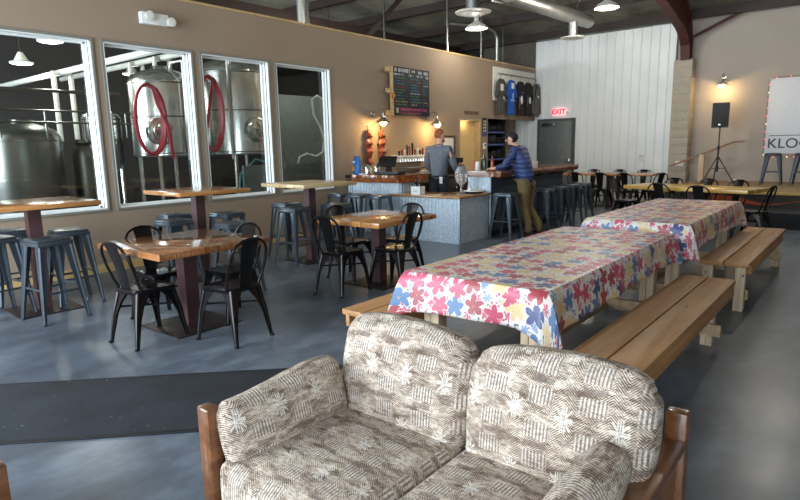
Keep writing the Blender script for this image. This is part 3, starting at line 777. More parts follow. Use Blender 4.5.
def live_slab(x0, x1, y0, y1, z0, z1, seed, along='Y', amp=.035):
    rnd = random.Random(seed); ph = [rnd.uniform(0,6) for _ in range(6)]
    mb = MB(); n = 40; rings = []
    for i in range(n+1):
        t = i/n
        def e(k): return amp*(math.sin(t*7+ph[k])*.6+math.sin(t*17+ph[k+1])*.3+math.sin(t*31+ph[k])*.15)
        if along == 'Y':
            y = y0+(y1-y0)*t; a, b = x0+e(0), x1+e(2)*.3
            rings.append([(a+.03,y,z0),(b,y,z0),(b,y,z1),(a+.012,y,z1),(a,y,(z0+z1)/2+.01)])
        else:
            x = x0+(x1-x0)*t; a, b = y0+e(0), y1+e(2)*.3
            rings.append([(x,a+.03,z0),(x,b,z0),(x,b,z1),(x,a+.012,z1),(x,a,(z0+z1)/2+.01)])
    return mb.ring_loft(rings)
# counter by the wall (left)
t = thing('bar_counter', 'raised corrugated tin counter with live-edge wood top against the taupe wall', 'bar counter', (0,0,0), 0, 'tin-clad bar counters')
mb = MB(); mb.box(7.80,8.35,6.37,7.6,.0,.9); mb.build('counter_body', M['navy'], t, smooth=False)
mb = MB(); corrug(mb, (7.785,6.37), (7.785,7.6), .0,.9, (-1,0)); corrug(mb, (7.80,6.355),(8.35,6.355),.0,.9,(0,-1)); mb.build('tin_cladding', M['galv'], t, ang=60)
live_slab(7.62,8.45,6.26,7.36,.91,1.04,2,'Y',.05).build('live_edge_top', M['slab'], t)
mb = MB(); mb.rbox(7.72,8.45,7.37,7.61,.98,1.03,.005); mb.build('wall_shelf_top', M['black_matte'], t)
# low front counter
t = thing('bar_counter', 'low corrugated tin counter with thin wood top, at the front corner of the bar', 'bar counter', (0,0,0), 0, 'tin-clad bar counters')
mb = MB(); mb.box(7.52,8.05,4.98,6.34,0,.71); mb.box(8.05,8.36,4.98,5.5,0,.71); mb.build('counter_body', M['navy'], t, smooth=False)
mb = MB(); corrug(mb, (7.5,4.97),(7.5,6.34),0,.712,(-1,0)); mb.build('tin_cladding', M['galv'], t, ang=60)
mb = MB(); corrug(mb, (7.5,4.955),(8.38,4.955),0,.712,(0,-1)); mb.build('tin_cladding', M['galv'], t, ang=60)
mb = MB(); mb.rbox(7.42,8.08,4.90,6.345,.715,.75,.005); mb.rbox(8.07,8.37,4.90,5.52,.7155,.7495,.005); mb.build('countertop', wood('counter_plank',(140,96,54),(196,150,96),.25,'Y',0,1,.5), t)
mb = MB(); mb.rbox(7.485,7.512,4.94,4.968,0,.712,.003); mb.build('corner_strip', M['galv'], t)
# long high bar (right)
t = thing('bar_counter', 'long dark-panelled high bar with live-edge wood top and stools along it', 'bar counter', (0,0,0), 0, 'tin-clad bar counters')
mb = MB(); mb.box(8.42,11.25,4.93,5.36,0,.995); mb.build('counter_body', M['navy'], t, smooth=False)
mb = MB(); corrug(mb, (8.405,4.93),(8.405,5.38),0,.995,(-1,0)); mb.build('tin_cladding', M['galv'], t, ang=60)
live_slab(8.37,11.5,4.70,5.42,1.0,1.1,9,'X',.03).build('live_edge_top', M['slab_x'], t)
mb = MB(); mb.box(8.43,11.25,4.915,4.932,.02,.1); mb.build('kick_board', M['black_matte'], t, smooth=False)
mb = MB()
for i in range(5): x = 8.9+i*.55; mb.bar((x,4.9,.94),(x,4.78,.99),(.02,.02),(.02,.02),(1,0,0))
mb.build('bracket', M['black_metal'], t)
# back-bar bench
t = thing('back_bar_cabinet', 'dark back bar cabinet under the beer taps on the wall', 'cabinet', (0,0,0))
mb = MB(); mb.box(8.75,11.2,7.05,7.62,.0,.86); mb.build('body', M['black_matte'], t, smooth=False)
mb = MB(); mb.rbox(8.72,11.23,7.0,7.61,.865,.90,.004); mb.build('worktop', M['steel_dark'], t)
for i in range(4):
    x = 8.78+i*.61; mb = MB(); mb.rbox(x,x+.58,7.025,7.05,.06,.84,.004); d_ = mb.build('door', M['black'], t); m2 = MB(); m2.tube([(x+.52,7.02,.4),(x+.52,7.0,.42),(x+.52,7.0,.62),(x+.52,7.02,.64)],.008); m2.build('handle', M['steel'], d_)

# ------------------------------------------------------------------ things on the bar
def bottle(mb, c, h, r):
    x, y, z = c; mb.lathe([(r*.95,z),(r,z+.01),(r,z+h*.6),(r*.75,z+h*.7),(r*.35,z+h*.8),(r*.33,z+h*.96),(r*.42,z+h*.97),(r*.42,z+h)],14,(x,y,0))
    return mb
BRN = plain('dark_bottle_glass',(30,20,16),.08,0,.1); GRN = plain('green_bottle_glass',(34,62,44),.1)
AMB = plain('amber_pourer',(150,70,40),.2); PNK = plain('pink_syrup',(176,70,82),.3)
# bag on the wall end
t = thing('snack_bag', 'blue and orange snack bag standing on the counter by the fourth window', 'bag', (7.86,7.44,1.035), R(-20))
mb = MB(); rings = []
for z, wx, wy in ((0,.10,.05),(.04,.12,.065),(.15,.12,.06),(.27,.115,.035),(.33,.115,.008)):
    rings.append([(wx*math.cos(a)*1.0 if abs(math.cos(a))<.9 else wx*(1 if math.cos(a)>0 else -1), wy*math.sin(a), z) for a in [2*PI*j/16 for j in range(16)]])
mb.xf(Matrix.Rotation(PI/2,4,'Z')); mb = MB().ring_loft([[(-p[1],p[0],p[2]) for p in r_] for r_ in rings]); mb.build('bag_body', plain('blue_foil',(46,104,168),.3,0,.3,30), t)
mb = MB(); mb.lathe([(0,0),(.055,0),(.055,.004),(0,.004)],16,(-.07,.02,.11),'X'); mb.build('printed_patch', plain('orange_print',(206,140,74),.4), t)
mb = MB(); mb.rbox(-.072,-.064,-.06,.07,.21,.25,.002); mb.build('printed_band', plain('light_blue_print',(170,206,226),.4), t)
tag(bottle(MB(), (7.80,7.25,1.04), .02, .06).build('napkin_stack', M['white']), 'white folded napkins lying beside the blue snack bag', 'napkins')
# register
t = thing('cash_register', 'black point of sale terminal with slanted screen on the live-edge counter', 'cash register', (7.98,6.80,1.04), R(15))
mb = MB(); mb.rbox(-.17,.17,-.28,.20,0,.055,.01); mb.build('cash_drawer', M['black'], t)
mb = MB(); mb.bar((.06,0,.055),(.02,0,.2),(.12,.04),(.09,.03)); mb.build('stand', M['black'], t)
mb = MB(); mb.rbox(-.012,.012,-.17,.17,-.11,.11,.005); mb.xf(Matrix.Translation((0,0,.225))@Matrix.Rotation(R(35),4,'Y')); mb.build('screen', M['black'], t)
# scale / espresso jugs
for i, (x, y, hh, lab) in enumerate(((7.86,7.18,.18,'steel jug on the counter, between the snack bag and the terminal'),(8.0,7.08,.2,'taller steel canister behind the steel jug on the counter'))):
    t = thing('steel_jug', lab, 'jug', (x,y,1.04), 0, 'steel jugs on the counter'); mb = MB(); mb.lathe([(.05,0),(.055,.02),(.05,hh*.7),(.035,hh*.85),(.04,hh)],18); mb.build('jug_body', M['steel'], t)
    mb = MB(); mb.tube([(0,-.045,hh*.25),(0,-.09,hh*.35),(0,-.09,hh*.7),(0,-.04,hh*.8)],.007); mb.build('handle', M['steel'], t)
mb = MB(); mb.rbox(7.70,7.78,6.42,6.66,1.04,1.055,.004); tag(mb.build('bar_mat', M['black_matte']), 'thin black rubber bar mat at the edge of the live-edge counter', 'bar mat')
# caddy box with bottles on the low counter
t = thing('condiment_box', 'small white box holding bottles on the low counter, left of the bartender', 'box', (7.56,5.80,.75), 0)
mb = MB(); mb.box(-.07,-.064,-.09,.09,0,.13); mb.box(.064,.07,-.09,.09,0,.13); mb.box(-.064,.064,-.09,-.084,0,.13); mb.box(-.064,.064,.084,.09,0,.13); mb.box(-.064,.064,-.084,.084,0,.006); mb.build('box_body', M['white'], t, smooth=False)
mb = MB(); mb.box(-.0725,-.0705,-.05,.05,.04,.05); mb.box(-.0725,-.0705,-.05,.03,.07,.077); mb.build('print', plain('grey_print',(150,150,156),.5), t, smooth=False)
for i, (dx, dy) in enumerate(((0,.042),(0,-.042))):
    q = bottle(MB(), (0,0,0), .25, .032).build('dark_bottle', BRN); q.location = (7.56+dx,5.80+dy,.757)
    tag(q, 'dark brown bottle standing in the white box, '+('left one' if i==0 else 'right one'), 'bottle', 'bottles in the white box')
# glass dispenser
t = thing('glass_dispenser', 'tall clear glass goblet dispenser on the low counter, right of the bartender', 'glass dispenser', (7.90,5.18,.75), 0)
mb = MB(); mb.lathe([(.075,0),(.07,.012),(.02,.03),(.016,.10),(.03,.14),(.085,.2),(.105,.28),(.1,.36),(.075,.42),(.06,.44)],24); mb.build('bowl', M['clear'], t)
mb = MB(); mb.lathe([(.065,.44),(.068,.45),(.03,.475),(.012,.48),(.016,.5),(0,.51)],20); mb.build('lid', M['steel'], t)
# tray
t = thing('serving_tray', 'dark round tray with white rim on the low counter corner', 'tray', (8.18,5.12,.75), 0)
mb = MB(); mb.lathe([(.0,.0),(.15,.0),(.175,.03),(.168,.03),(.145,.008),(0,.008)],28); mb.build('tray_body', plain('dark_teal_tray',(34,48,62),.3), t)
mb = MB(); mb.lathe([(.168,.03),(.176,.03),(.176,.038),(.168,.038)],28); mb.build('rim', M['white'], t)
mb = MB(); mb.lathe([(.05,0),(.055,.03),(.03,.06),(.035,.10),(.022,.12),(0,.12)],18); q = mb.build('ceramic_pot', plain('pot_white_blue',(226,230,236),.2)); q.location = (8.12,5.16,.759); tag(q, 'small white ceramic pot standing on the dark tray', 'pot')
mb = MB(); mb.rbox(7.5,7.62,5.34,5.62,.751,.757,.002); tag(mb.build('paper_coaster', M['light_top']), 'tan paper mat lying on the low counter in front of the bartender', 'paper')
# bottles on end of the long bar
for i, (x, y, h, r_, m, lab) in enumerate(((8.52,5.12,.27,.036,GRN,'tall green bottle on the near end of the long bar'),(8.60,5.02,.24,.03,AMB,'amber bottle on the near end of the long bar'),(8.62,5.20,.17,.045,M['black'],'squat black canister on the near end of the long bar'),(8.50,5.24,.14,.04,M['white'],'white label tin on the near end of the long bar'),(8.56,5.34,.17,.03,PNK,'pink syrup bottle on the near end of the long bar'),(8.75,5.30,.22,.03,M['clear'],'clear glass bottle on the near end of the long bar'))):
    mb = MB(); bottle(mb,(0,0,0),h,r_) if i not in (2,3) else mb.lathe([(r_,0),(r_,h),(r_*.9,h+.01),(0,h+.01)],16)
    q = mb.build(['bottle','bottle','canister','tin','bottle','bottle'][i], m); q.location = (x,y,1.1); tag(q, lab, ['bottle','bottle','canister','tin','bottle','bottle'][i], 'containers on the bar end')
for i in range(4):
    mb = MB(); mb.lathe([(.03,0),(.04,.1),(.036,.1),(.028,.006),(0,.006)],14); q = mb.build('paper_cup', M['white']); q.location = (9.9+i*.17,5.08+.03*(i%2),1.1)
    tag(q, ['leftmost','second','third','rightmost'][i]+' of the four white cups on the long bar beside the blue jacket', 'cup', 'white cups on the long bar')
# sink hood beside bartender
t = thing('ice_bin', 'grey ice bin with a slanted translucent lid beside the bartender', 'ice bin', (9.1,6.70,0), 0)
mb = MB(); mb.box(-.25,.25,-.25,.25,.0,.84); mb.build('bin_body', M['steel_dark'], t, smooth=False)
mb = MB(); mb.prism([(-.25,.845),(.25,.845),(.22,.95),(.0,1.08),(-.15,1.0)], -.25,.25,'YZ'); mb.build('lid', plain('grey_plastic_lid',(142,146,146),.25), t)
# tap tower on wall
t = thing('tap_wall', 'row of beer taps on a white tiled rail above the back bar', 'beer taps', (9.57,D-.001,1.28), 0)
mb = MB(); mb.rbox(-.5,.5,-.10,0,-.06,.07,.006); mb.build('tap_rail', M['white'], t)
mb = MB(); mb.rbox(-.5,.5,-.26,-.1,-.20,-.17,.006); mb.build('drip_tray', M['steel'], t)
for i in range(11):
    x = -.43+i*.086; mb = MB(); mb.tube([(x,-.10,.02),(x,-.16,.02),(x,-.18,-.01),(x,-.185,-.06)],.011,8); mb.tube([(x,-.15,.02),(x,-.155,.06)],.009,8); f_ = mb.build('faucet', M['steel'], t)
    hh = (.10,.13,.12,.22,.20,.26,.13,.16,.11,.15,.10)[i]; cc = [M['black'],AMB,M['white'],M['black'],PNK,M['black_matte'],AMB,M['white'],M['black'],AMB,M['white']][i]
    m2 = MB(); m2.lathe([(.008,.06),(.014,.08),(.02,.06+hh*.5),(.024,.06+hh*.9),(.012,.06+hh),(0,.06+hh)],10,(x,-.157,0)); m2.build('tap_handle', cc, f_)
# appliances on back bar beside bartender
for i, (x, y, w_, h, m, lab) in enumerate(((10.2,7.2,.3,.42,M['black'],'black coffee machine on the back bar right of the bartender'),(10.75,7.2,.26,.36,M['black_matte'],'dark square machine on the back bar below the framed paper'))):
    t = thing('coffee_machine', lab, 'coffee machine', (x,y,.9), 0, 'machines on the back bar'); mb = MB(); mb.rbox(-w_/2,w_/2,.0,.25,0,h,.012); mb.rbox(-w_/2,w_/2,-.12,0,0,.04,.008); mb.rbox(-w_/2,w_/2,-.12,0,h*.72,h,.01); mb.build('machine_body', m, t)
    mb = MB(); mb.lathe([(.05,.045),(.06,.1),(.055,.17),(.04,.19),(0,.19)],16,(0,-.06,0)); mb.build('carafe', M['steel_dark'], t)

# ------------------------------------------------------------------ things on the left wall
def wall_lamp(x, z, lab, rest=True, facing='left'):
    t = thing('gooseneck_wall_lamp', lab, 'wall lamp', (x,D,z), 0, 'gooseneck wall lamps') if facing == 'left' else thing('gooseneck_wall_lamp', lab, 'wall lamp', (XE+.12,x,z), -PI/2, 'gooseneck wall lamps')
    mb = MB(); mb.lathe([(0,-.0),(.05,-.0),(.05,-.015),(.02,-.03),(0,-.03)],18,(0,0,.18),'Y'); mb.build('wall_plate', M['steel'], t)
    mb = MB(); mb.tube([(0,-.02,.18),(0,-.08,.24),(0,-.17,.27),(0,-.26,.24),(0,-.29,.17),(0,-.29,.10)],.010,8); mb.build('arm', M['steel'], t)
    mb = MB(); mb.lathe([(.02,.13),(.04,.12),(.05,.08),(.09,.05),(.155,.0),(.148,.0),(.085,.042),(.04,.075),(.0,.085)],28,(0,-.29,0)); mb.build('lamp_shade', M['steel'], t)
    mb = MB(); mb.lathe([(.0,-.06),(.05,-.04),(.07,.0),(.05,.035),(.015,.065),(0,.07)],18,(0,-.29,0)); mb.build('bulb', emis('warm_bulb_glow',(255,222,150),22), t)
    if facing == 'left': point('wall_lamp_light', (x,D-.29,z-.06), 30, (1,.64,.28), .05)
    else: point('wall_lamp_light', (XE+.12-.29,x,z-.06), 22, (1,.64,.28), .05)
wall_lamp(8.52, 1.98, 'steel gooseneck lamp glowing above the two carved wooden pieces')
wall_lamp(10.28, 1.97, 'steel gooseneck lamp glowing below the right end of the menu board')
wall_lamp(2.93, 2.76, 'steel gooseneck lamp glowing on the beige wall above the loudspeaker', facing='end')
# menu board
t = thing('menu_board', 'black chalk menu board with coloured handwriting hanging on the taupe wall', 'menu board', (9.66,D-.003,2.61), 0)
mb = MB(); mb.rbox(-.60,.60,-.10,-.07,-.47,.47,.004); mb.build('board', plain('chalk_black',(26,32,36),.7), t)
cols = {'w':(226,230,226),'b':(96,160,190),'g':(110,170,120),'r':(190,90,90),'y':(206,190,110),'m':(214,84,150)}
cm = {c: plain('chalk_'+c, v, .8) for c, v in cols.items()}
rnd = random.Random(11); acc = {c: MB() for c in cols}
def scrib(c, x0, x1, z, h):
    x = x0
    while x < x1-.01:
        w_ = rnd.uniform(.012,.03)
        if rnd.random() < .86:
            k_ = rnd.choice((0,1,2,3)); m_ = acc[c]; y = -.103; th = max(.005,h*.16)
            if k_ == 0: m_.box(x,x+th,y,y+.002,z-h/2,z+h/2); m_.box(x,x+w_*.8,y,y+.002,z+h/2-th,z+h/2)
            elif k_ == 1: m_.box(x,x+w_*.8,y,y+.002,z-h/2,z-h/2+th); m_.box(x,x+th,y,y+.002,z-h/2,z+h/2); m_.box(x+w_*.8-th,x+w_*.8,y,y+.002,z-h/2,z+h/2)
            elif k_ == 2: m_.box(x,x+w_*.8,y,y+.002,z-th/2,z+th/2); m_.box(x+w_*.4,x+w_*.4+th,y,y+.002,z-h/2,z+h/2)
            else: m_.box(x,x+w_*.8,y,y+.002,z+h/2-th,z+h/2); m_.box(x,x+w_*.8,y,y+.002,z-h/2,z-h/2+th); m_.box(x+th,x+2*th,y,y+.002,z-h/2,z+h/2)
        x += w_+.006
scrib('w',-.56,-.08,.41,.07); scrib('w',.0,.12,.41,.05); scrib('w',.20,.56,.40,.06); scrib('w',-.56,-.25,.325,.04); scrib('w',-.1,.05,.325,.04); scrib('w',.14,.38,.325,.04); scrib('w',.46,.56,.32,.05)
seq = ['g','b','b','r','g','g','b','b','y','g','b']
for i in range(10):
    z = .26-i*.057; c = seq[i]
    scrib(c,-.55,-.55+rnd.uniform(.25,.45),z,.024); scrib(rnd.choice(['b','g','r','w','b']),-.05,-.05+rnd.uniform(.2,.4),z,.024); scrib(rnd.choice(['g','b','w']),.38,.38+rnd.uniform(.08,.18),z,.022)
scrib('m',-.38,.5,-.345,.05); scrib('m',-.38,.3,-.415,.022); scrib('w',-.54,-.44,-.37,.10)
for c in cols: acc[c].build('chalk_writing', cm[c], t, smooth=False)
mb = MB(); mb.rbox(-.66,-.601,-.11,-.06,-.47,.47,.004); mb.build('wood_post', M['trim_wood'], t)
for z in (-.42,.0,.40):
    mb = MB(); mb.rbox(-.66,-.60,-.06,0,z-.05,z+.05,.004); mb.rbox(-.80,-.66,-.10,-.06,z-.04,z+.04,.004); mb.build('wood_bracket', M['trim_wood'], t)
mb = MB(); mb.lathe([(0,-.02),(.05,-.015),(.06,0),(.05,.015),(0,.02)],12,(-.64,-.13,-.10),'Y'); mb.build('brass_bell', plain('brass',(170,120,60),.3,.8), t)
# carved wood hangings
for i, (x, lab) in enumerate(((8.36,'carved reddish wooden hanging on the taupe wall, left of the pair'),(8.74,'carved reddish wooden hanging on the taupe wall, right of the pair'))):
    t = thing('carved_wood_hanging', lab, 'wall hanging', (x,D,1.52), 0, 'carved hangings under the lamp')
    mb = MB(); rnd = random.Random(i+3); rings = []
    for k in range(25):
        u = k/24; z = -.34+.68*u; w_ = .035+.055*math.sin(PI*u)**.7*(1+.25*math.sin(u*31+i)); d_ = .03+.02*math.sin(u*23)
        rings.append([(w_*math.cos(a)+.012*math.sin(u*19), -.055+d_*math.sin(a), z) for a in [2*PI*j/12 for j in range(12)]])
    mb.ring_loft(rings); mb.build('carving', plain('red_brown_carving',(142,66,38),.4,0,.35,18), t)
    for zz in (-.1,.06,.2):
        mb = MB(); mb.tube([(-.09,-.07,zz),(0,-.11,zz+.02),(.09,-.07,zz)],.014,8); mb.build('carved_band', plain('dark_carving',(84,38,26),.4), t)
    mb = MB(); mb.tube([(0,-.04,.33),(0,-.02,.40),(0,-.0,.41)],.008,6); mb.build('hook', M['black_metal'], t)
# framed notice
t = thing('framed_notice', 'white papers in a dark frame on the wall right of the bartender', 'picture frame', (11.08,D,1.50), 0)
mb = MB(); 
for q_ in ((-.27,-.24,-.25,.25),(.24,.27,-.25,.25),(-.24,.24,.22,.25),(-.24,.24,-.25,-.22)): mb.rbox(q_[0],q_[1],-.03,0,q_[2],q_[3],.003)
mb.build('frame', plain('dark_frame',(40,30,26),.4), t)
mb = MB(); mb.box(-.24,.24,-.012,-.004,-.22,.22); mb.build('backing', plain('grey_matboard',(166,164,156),.7), t, smooth=False)
for (a,b,c,d_) in ((-.2,.2,-.03,.19),(-.2,-.02,-.19,-.06),(.02,.2,-.19,-.06)): mb = MB(); mb.box(a,b,-.015,-.0125,c,d_); mb.build('paper', M['white'], t, smooth=False)
text_rot = (PI/2,0,0)
t = thing('restroom_sign', 'small dark red lettered sign on the taupe wall above the yellow doorway', 'sign', (12.08,D,2.28), 0)
text_mesh('lettering', 'RESTROOMS', .11, plain('dark_red_letters',(96,44,38),.5), t, (0,-.008,0), text_rot)
# sign and switch plates between doorway and shelf
t = thing('vertical_sign', 'narrow black and blue vertical sign on the wall beside the clothing shelf', 'sign', (12.67,D,1.96), 0)
mb = MB(); mb.rbox(-.10,.10,-.012,0,-.22,.22,.002); mb.build('sign_board', plain('sign_black',(30,30,36),.5), t)
mb = MB(); mb.box(-.1,.1,-.0135,-.0125,-.22,-.13); mb.build('blue_band', plain('sign_blue',(60,70,130),.5), t, smooth=False)
mb = MB()
for k in range(4): mb.box(-.055,.06,-.0145,-.0125,.14-k*.075,.155-k*.075); mb.box(-.055,-.03,-.0145,-.0125,.10-k*.075,.155-k*.075); mb.box(.03,.06,-.0145,-.0125,.11-k*.075,.15-k*.075)
mb.build('white_marks', M['white'], t, smooth=False)
t = thing('thermostat', 'white thermostat on the wall beside the clothing shelf', 'thermostat', (12.67,D,1.50), 0)
mb = MB(); mb.rbox(-.06,.06,-.03,0,-.08,.08,.006); mb.build('housing', M['white'], t); mb = MB(); mb.box(-.035,.035,-.032,-.03,.0,.05); mb.build('display', M['steel_dark'], t, smooth=False)
t = thing('light_switch', 'white switch plate on the wall below the thermostat', 'light switch', (12.67,D,1.22), 0)
mb = MB(); mb.rbox(-.05,.05,-.008,0,-.06,.06,.003); mb.build('plate', M['white'], t); mb = MB(); mb.rbox(-.012,.012,-.014,-.008,-.025,.025,.002); mb.build('toggle', M['white'], t)
# emergency light
t = thing('emergency_light', 'white emergency light with two lamp heads above the second window', 'emergency light', (4.22,D,3.24), 0)
mb = MB(); mb.rbox(-.19,.19,-.09,0,-.075,.075,.012); mb.build('housing', M['white'], t)
for x in (-.10,.20):
    mb = MB(); mb.lathe([(.02,-.09),(.055,-.10),(.06,-.15),(.05,-.155),(0,-.15)],18,(x,0,-.02 if x>0 else .02),'Y'); mb.build('lamp_head', M['enamel'], t)
# shelf in the opening with caps
t = thing('shelf_unit', 'open shelf with blue boards in the wall opening behind the man', 'shelf', (0,0,0))
for z in (.5,1.12,1.5,1.82):
    mb = MB(); mb.rbox(13.1,14.12,7.84,8.2,z,z+.05,.003); mb.build('shelf_board', plain('blue_board',(70,88,140),.5), t)
for x in (13.1,14.1):
    mb = MB(); mb.rbox(x-.02,x+.02,7.83,8.2,0,2.45,.003); mb.build('upright', M['black'], t)
mb = MB(); mb.box(13.1,14.1,8.201,8.22,0,2.45); mb.build('back_panel', M['black_matte'], t, smooth=False)
k_ = 0
for z in (1.17,1.55,1.87):
    for i in range(3):
        mb = cushion_mb((.12,.12,.085+.015*((i+k_)%3)), .05, (.01,.01,.0), 6)
        q = mb.build('folded_shirts', [M['black_matte'],M['black'],M['black_matte']][i]); q.location = (13.3+i*.3,8.0,z+.09+.015*((i+k_)%3))
        tag(q, 'black folded shirts on the %s blue shelf board, %s stack'%({1.17:'lowest',1.55:'middle',1.87:'top'}[z],['left','middle','right'][i]), 'folded shirts', 'shirts on the shelf')
    k_ += 1
# hanging shirts
t = thing('display_panel', 'off-white panel with wooden top on which the T-shirts hang', 'panel', (0,0,0))
mb = MB(); mb.rbox(13.05,15.30,D-.03,D-.0,2.62,3.44,.004); mb.build('panel_board', M['enamel'], t)
mb = MB(); mb.tube([(13.2,D-.09,3.28),(15.2,D-.09,3.28)],.012,8); mb.build('hanging_rail', M['steel_dark'], t)
def shirt(x, m, name, lab, deco, wid=.25, hood=False, tilt=0, long=False):
    t = thing(name, lab, 'T-shirt' if not long else 'sweatshirt', (x,D-.14,2.55), 0, 'shirts hanging on the wall panel')
    H = .68; mb = MB(); pts = []
    body = [(-wid*.72,-.28),(-wid*.74,.1),(-wid*.72,.32),(-wid*1.15,.12 if not long else -.22),(-wid*1.42,.2 if not long else -.18),(-wid*.98,.5),(-wid*.35,.60),(-wid*.2,.56),(wid*.2,.56),(wid*.35,.60),(wid*.98,.5),(wid*1.42,.2 if not long else -.18),(wid*1.15,.12 if not long else -.22),(wid*.72,.32),(wid*.74,.1),(wid*.72,-.28)]
    mb.prism([(a*.72,b) for a,b in body], -.05, .03, 'XZ'); bmx = MB(); 
    q = mb.build('garment', m, t, ang=60); bv = q.modifiers.new('soft','BEVEL'); bv.width = .018; bv.segments = 3
    mb = MB(); mb.tube([(-.13,0,.53),(0,0,.62),(.13,0,.53)],.007,6); mb.tube([(0,0,.62),(0,0,.68),(.02,0,.71),(0,.01,.73)],.005,6); mb.build('hanger', M['steel'], t)
    for (nm, kind, a, b, ww, hh, mm) in deco:
        mb = MB()
        if kind == 'box': mb.box(a-ww,a+ww,-.054,-.050,b-hh,b+hh)
        else: mb.lathe([(0,-.051),(1,-.051),(1,-.056),(0,-.056)],20,(0,0,0),'Y'); mb.xf(Matrix.Translation((a,0,b))@Matrix.Diagonal((ww,1,hh,1)))
        mb.build(nm, mm, t, smooth=False)
GRY = plain('charcoal_jersey',(74,72,70),.9,0,.15,20); BLU = plain('royal_blue_jersey',(34,88,176),.9); BLK = plain('black_jersey',(24,22,26),.9); GRY2 = plain('mid_grey_fleece',(96,98,98),.9,0,.12,20)
LB = plain('pale_blue_print',(130,176,220),.6)
shirt(13.22, GRY, 'grey_t_shirt', 'dark grey T-shirt with white tag, leftmost on the panel', [('tag','box',-.02,.38,.07,.08,M['white']),('badge','disc',.07,.13,.035,.035,M['white'])])
shirt(13.75, BLU, 'blue_t_shirt', 'bright blue T-shirt hanging on the panel', [('collar_print','box',0,.45,.07,.07,M['white']),('print','box',.02,.20,.035,.07,LB),('print','box',.0,.09,.09,.025,LB)])
shirt(14.24, BLK, 'black_t_shirt', 'black T-shirt with white oval print beside the blue one', [('oval_print','disc',.0,.12,.06,.11,M['white']),('print','box',-.12,.05,.02,.16,GRY2)])
shirt(14.68, BLK, 'black_t_shirt', 'black T-shirt with white oval print beside the grey sweatshirt', [('oval_print','disc',.03,.13,.05,.09,M['white']),('print','box',-.10,.12,.02,.14,GRY2)])
shirt(15.16, GRY2, 'grey_sweatshirt', 'grey long-sleeved sweatshirt, rightmost on the panel', [('badge','box',.04,.25,.03,.03,M['white'])], long=True)

# ------------------------------------------------------------------ exit sign
t = thing('exit_sign', 'red lit EXIT sign on the white metal wall above the grey door', 'exit sign', (XE-.02,6.87,2.37), -PI/2)
mb = MB(); mb.rbox(-.19,.19,-.09,-.02,-.10,.10,.008); mb.build('housing', emis('exit_sign_face',(255,196,200),.85), t)
text_mesh('lettering', 'EXIT', .19, emis('red_exit_letters',(236,24,48),1.6), t, (0,-.094,0), text_rot, .002, .006)
for x in (-.23,.23):
    mb = MB(); mb.lathe([(.02,-.02),(.035,-.06),(.03,-.08),(0,-.08)],12,(x,0,-.03),'Y'); mb.build('lamp_head', M['enamel'], t)
t = thing('wall_placard', 'small white notice fixed to the white metal wall right of the door', 'notice', (XE-.02,4.66,1.12), -PI/2)
mb = MB(); mb.rbox(-.09,.09,-.008,-.001,-.10,.10,.002); mb.build('card', M['white'], t); mb = MB()
for z in (.06,.02,-.05): mb.box(-.06,.06,-.0095,-.0085,z-.006,z+.006)
mb.build('print', plain('blue_grey_print',(120,132,150),.6), t, smooth=False)

# ------------------------------------------------------------------ stage corner
SZ = .58
t = thing('stage', 'low dark stage platform with a yellow wooden edge at the far right', 'stage', (0,0,0))
mb = MB(); mb.box(12.42,XE+.1,-3.0,3.28,0,SZ-.03); mb.build('platform', plain('stage_skirt',(58,54,50),.8,0,.25,3), t, smooth=False)
mb = MB(); mb.rbox(12.38,XE+.1,-3.0,3.30,SZ-.03,SZ,.006); mb.build('deck', wood('stage_deck_board',(120,102,64),(160,138,92),.55,'Y'), t)
mb = MB(); mb.rbox(12.372,12.384,-3.0,3.30,SZ-.05,SZ+.001,.002); mb.build('edge_board', M['stage_wood'], t)
mb = MB(); v = []; n = 30
for i in range(n+1):
    y = 2.6-i*5.5/n; z = .40+.05*math.sin(i*.8); hh = .03+.025*math.sin(i*.45+1)
    v += [(12.408,y,z-hh),(12.408,y,z+hh),(12.416,y,z-hh),(12.416,y,z+hh)]
f = []
for i in range(n): a = 4*i; f += [(a,a+4,a+5,a+1),(a+1,a+5,a+7,a+3),(a+2,a+3,a+7,a+6),(a,a+2,a+6,a+4)]
mb.add(v, f); mb.build('painted_stripe', plain('orange_stripe',(168,78,42),.7), t)
mb = MB(); mb.box(11.72,12.37,-2.5,1.55,0,.27); mb.build('step', M['black_matte'], t, smooth=False)
mb = MB(); mb.box(11.715,12.36,-2.5,1.56,.271,.285); mb.build('step_tread', plain('dark_grey_tread',(46,48,52),.7), t, smooth=False)
t = thing('stage_stairs', 'short wooden stairs with a sloping handrail at the left end of the stage', 'stairs', (0,0,0))
for i in range(3):
    mb = MB(); y = 4.12-i*.27; mb.rbox(13.9,15.1,y-.27,y,.0 if 0 else .16+.19*i-.04,.16+.19*i,.004); mb.build('tread', M['lumber_x'], t)
mb = MB(); mb.bar((13.87,4.15,0.05),(13.87,3.36,.50),(.04,.2),(.04,.2),(1,0,0)); mb.build('stringer', M['lumber_x'], t); mb = MB(); mb.bar((15.13,4.15,0.05),(15.13,3.36,.50),(.04,.2),(.04,.2),(1,0,0)); mb.build('stringer', M['lumber_x'], t)
HR = wood('handrail_brown',(112,72,44),(160,112,74),.5,'Y')
mb = MB(); mb.bar((15.0,3.88,.93),(15.0,2.55,1.48),(.06,.04),(.06,.04),(1,0,0)); mb.bar((15.0,2.56,1.475),(15.0,2.35,1.49),(.06,.04),(.06,.04),(1,0,0)); mb.build('handrail', HR, t)
mb = MB(); mb.rbox(14.94,15.06,3.13,3.24,SZ+.002,1.2,.005); mb.build('rail_post', M['lumber'], t)
mb = MB(); mb.rbox(XE-.235,XE-.221,3.62,3.80,.93,1.05,.004); q = mb.build('outlet_box', M['white']); tag(q, 'white electrical outlet box on the block pier', 'outlet')
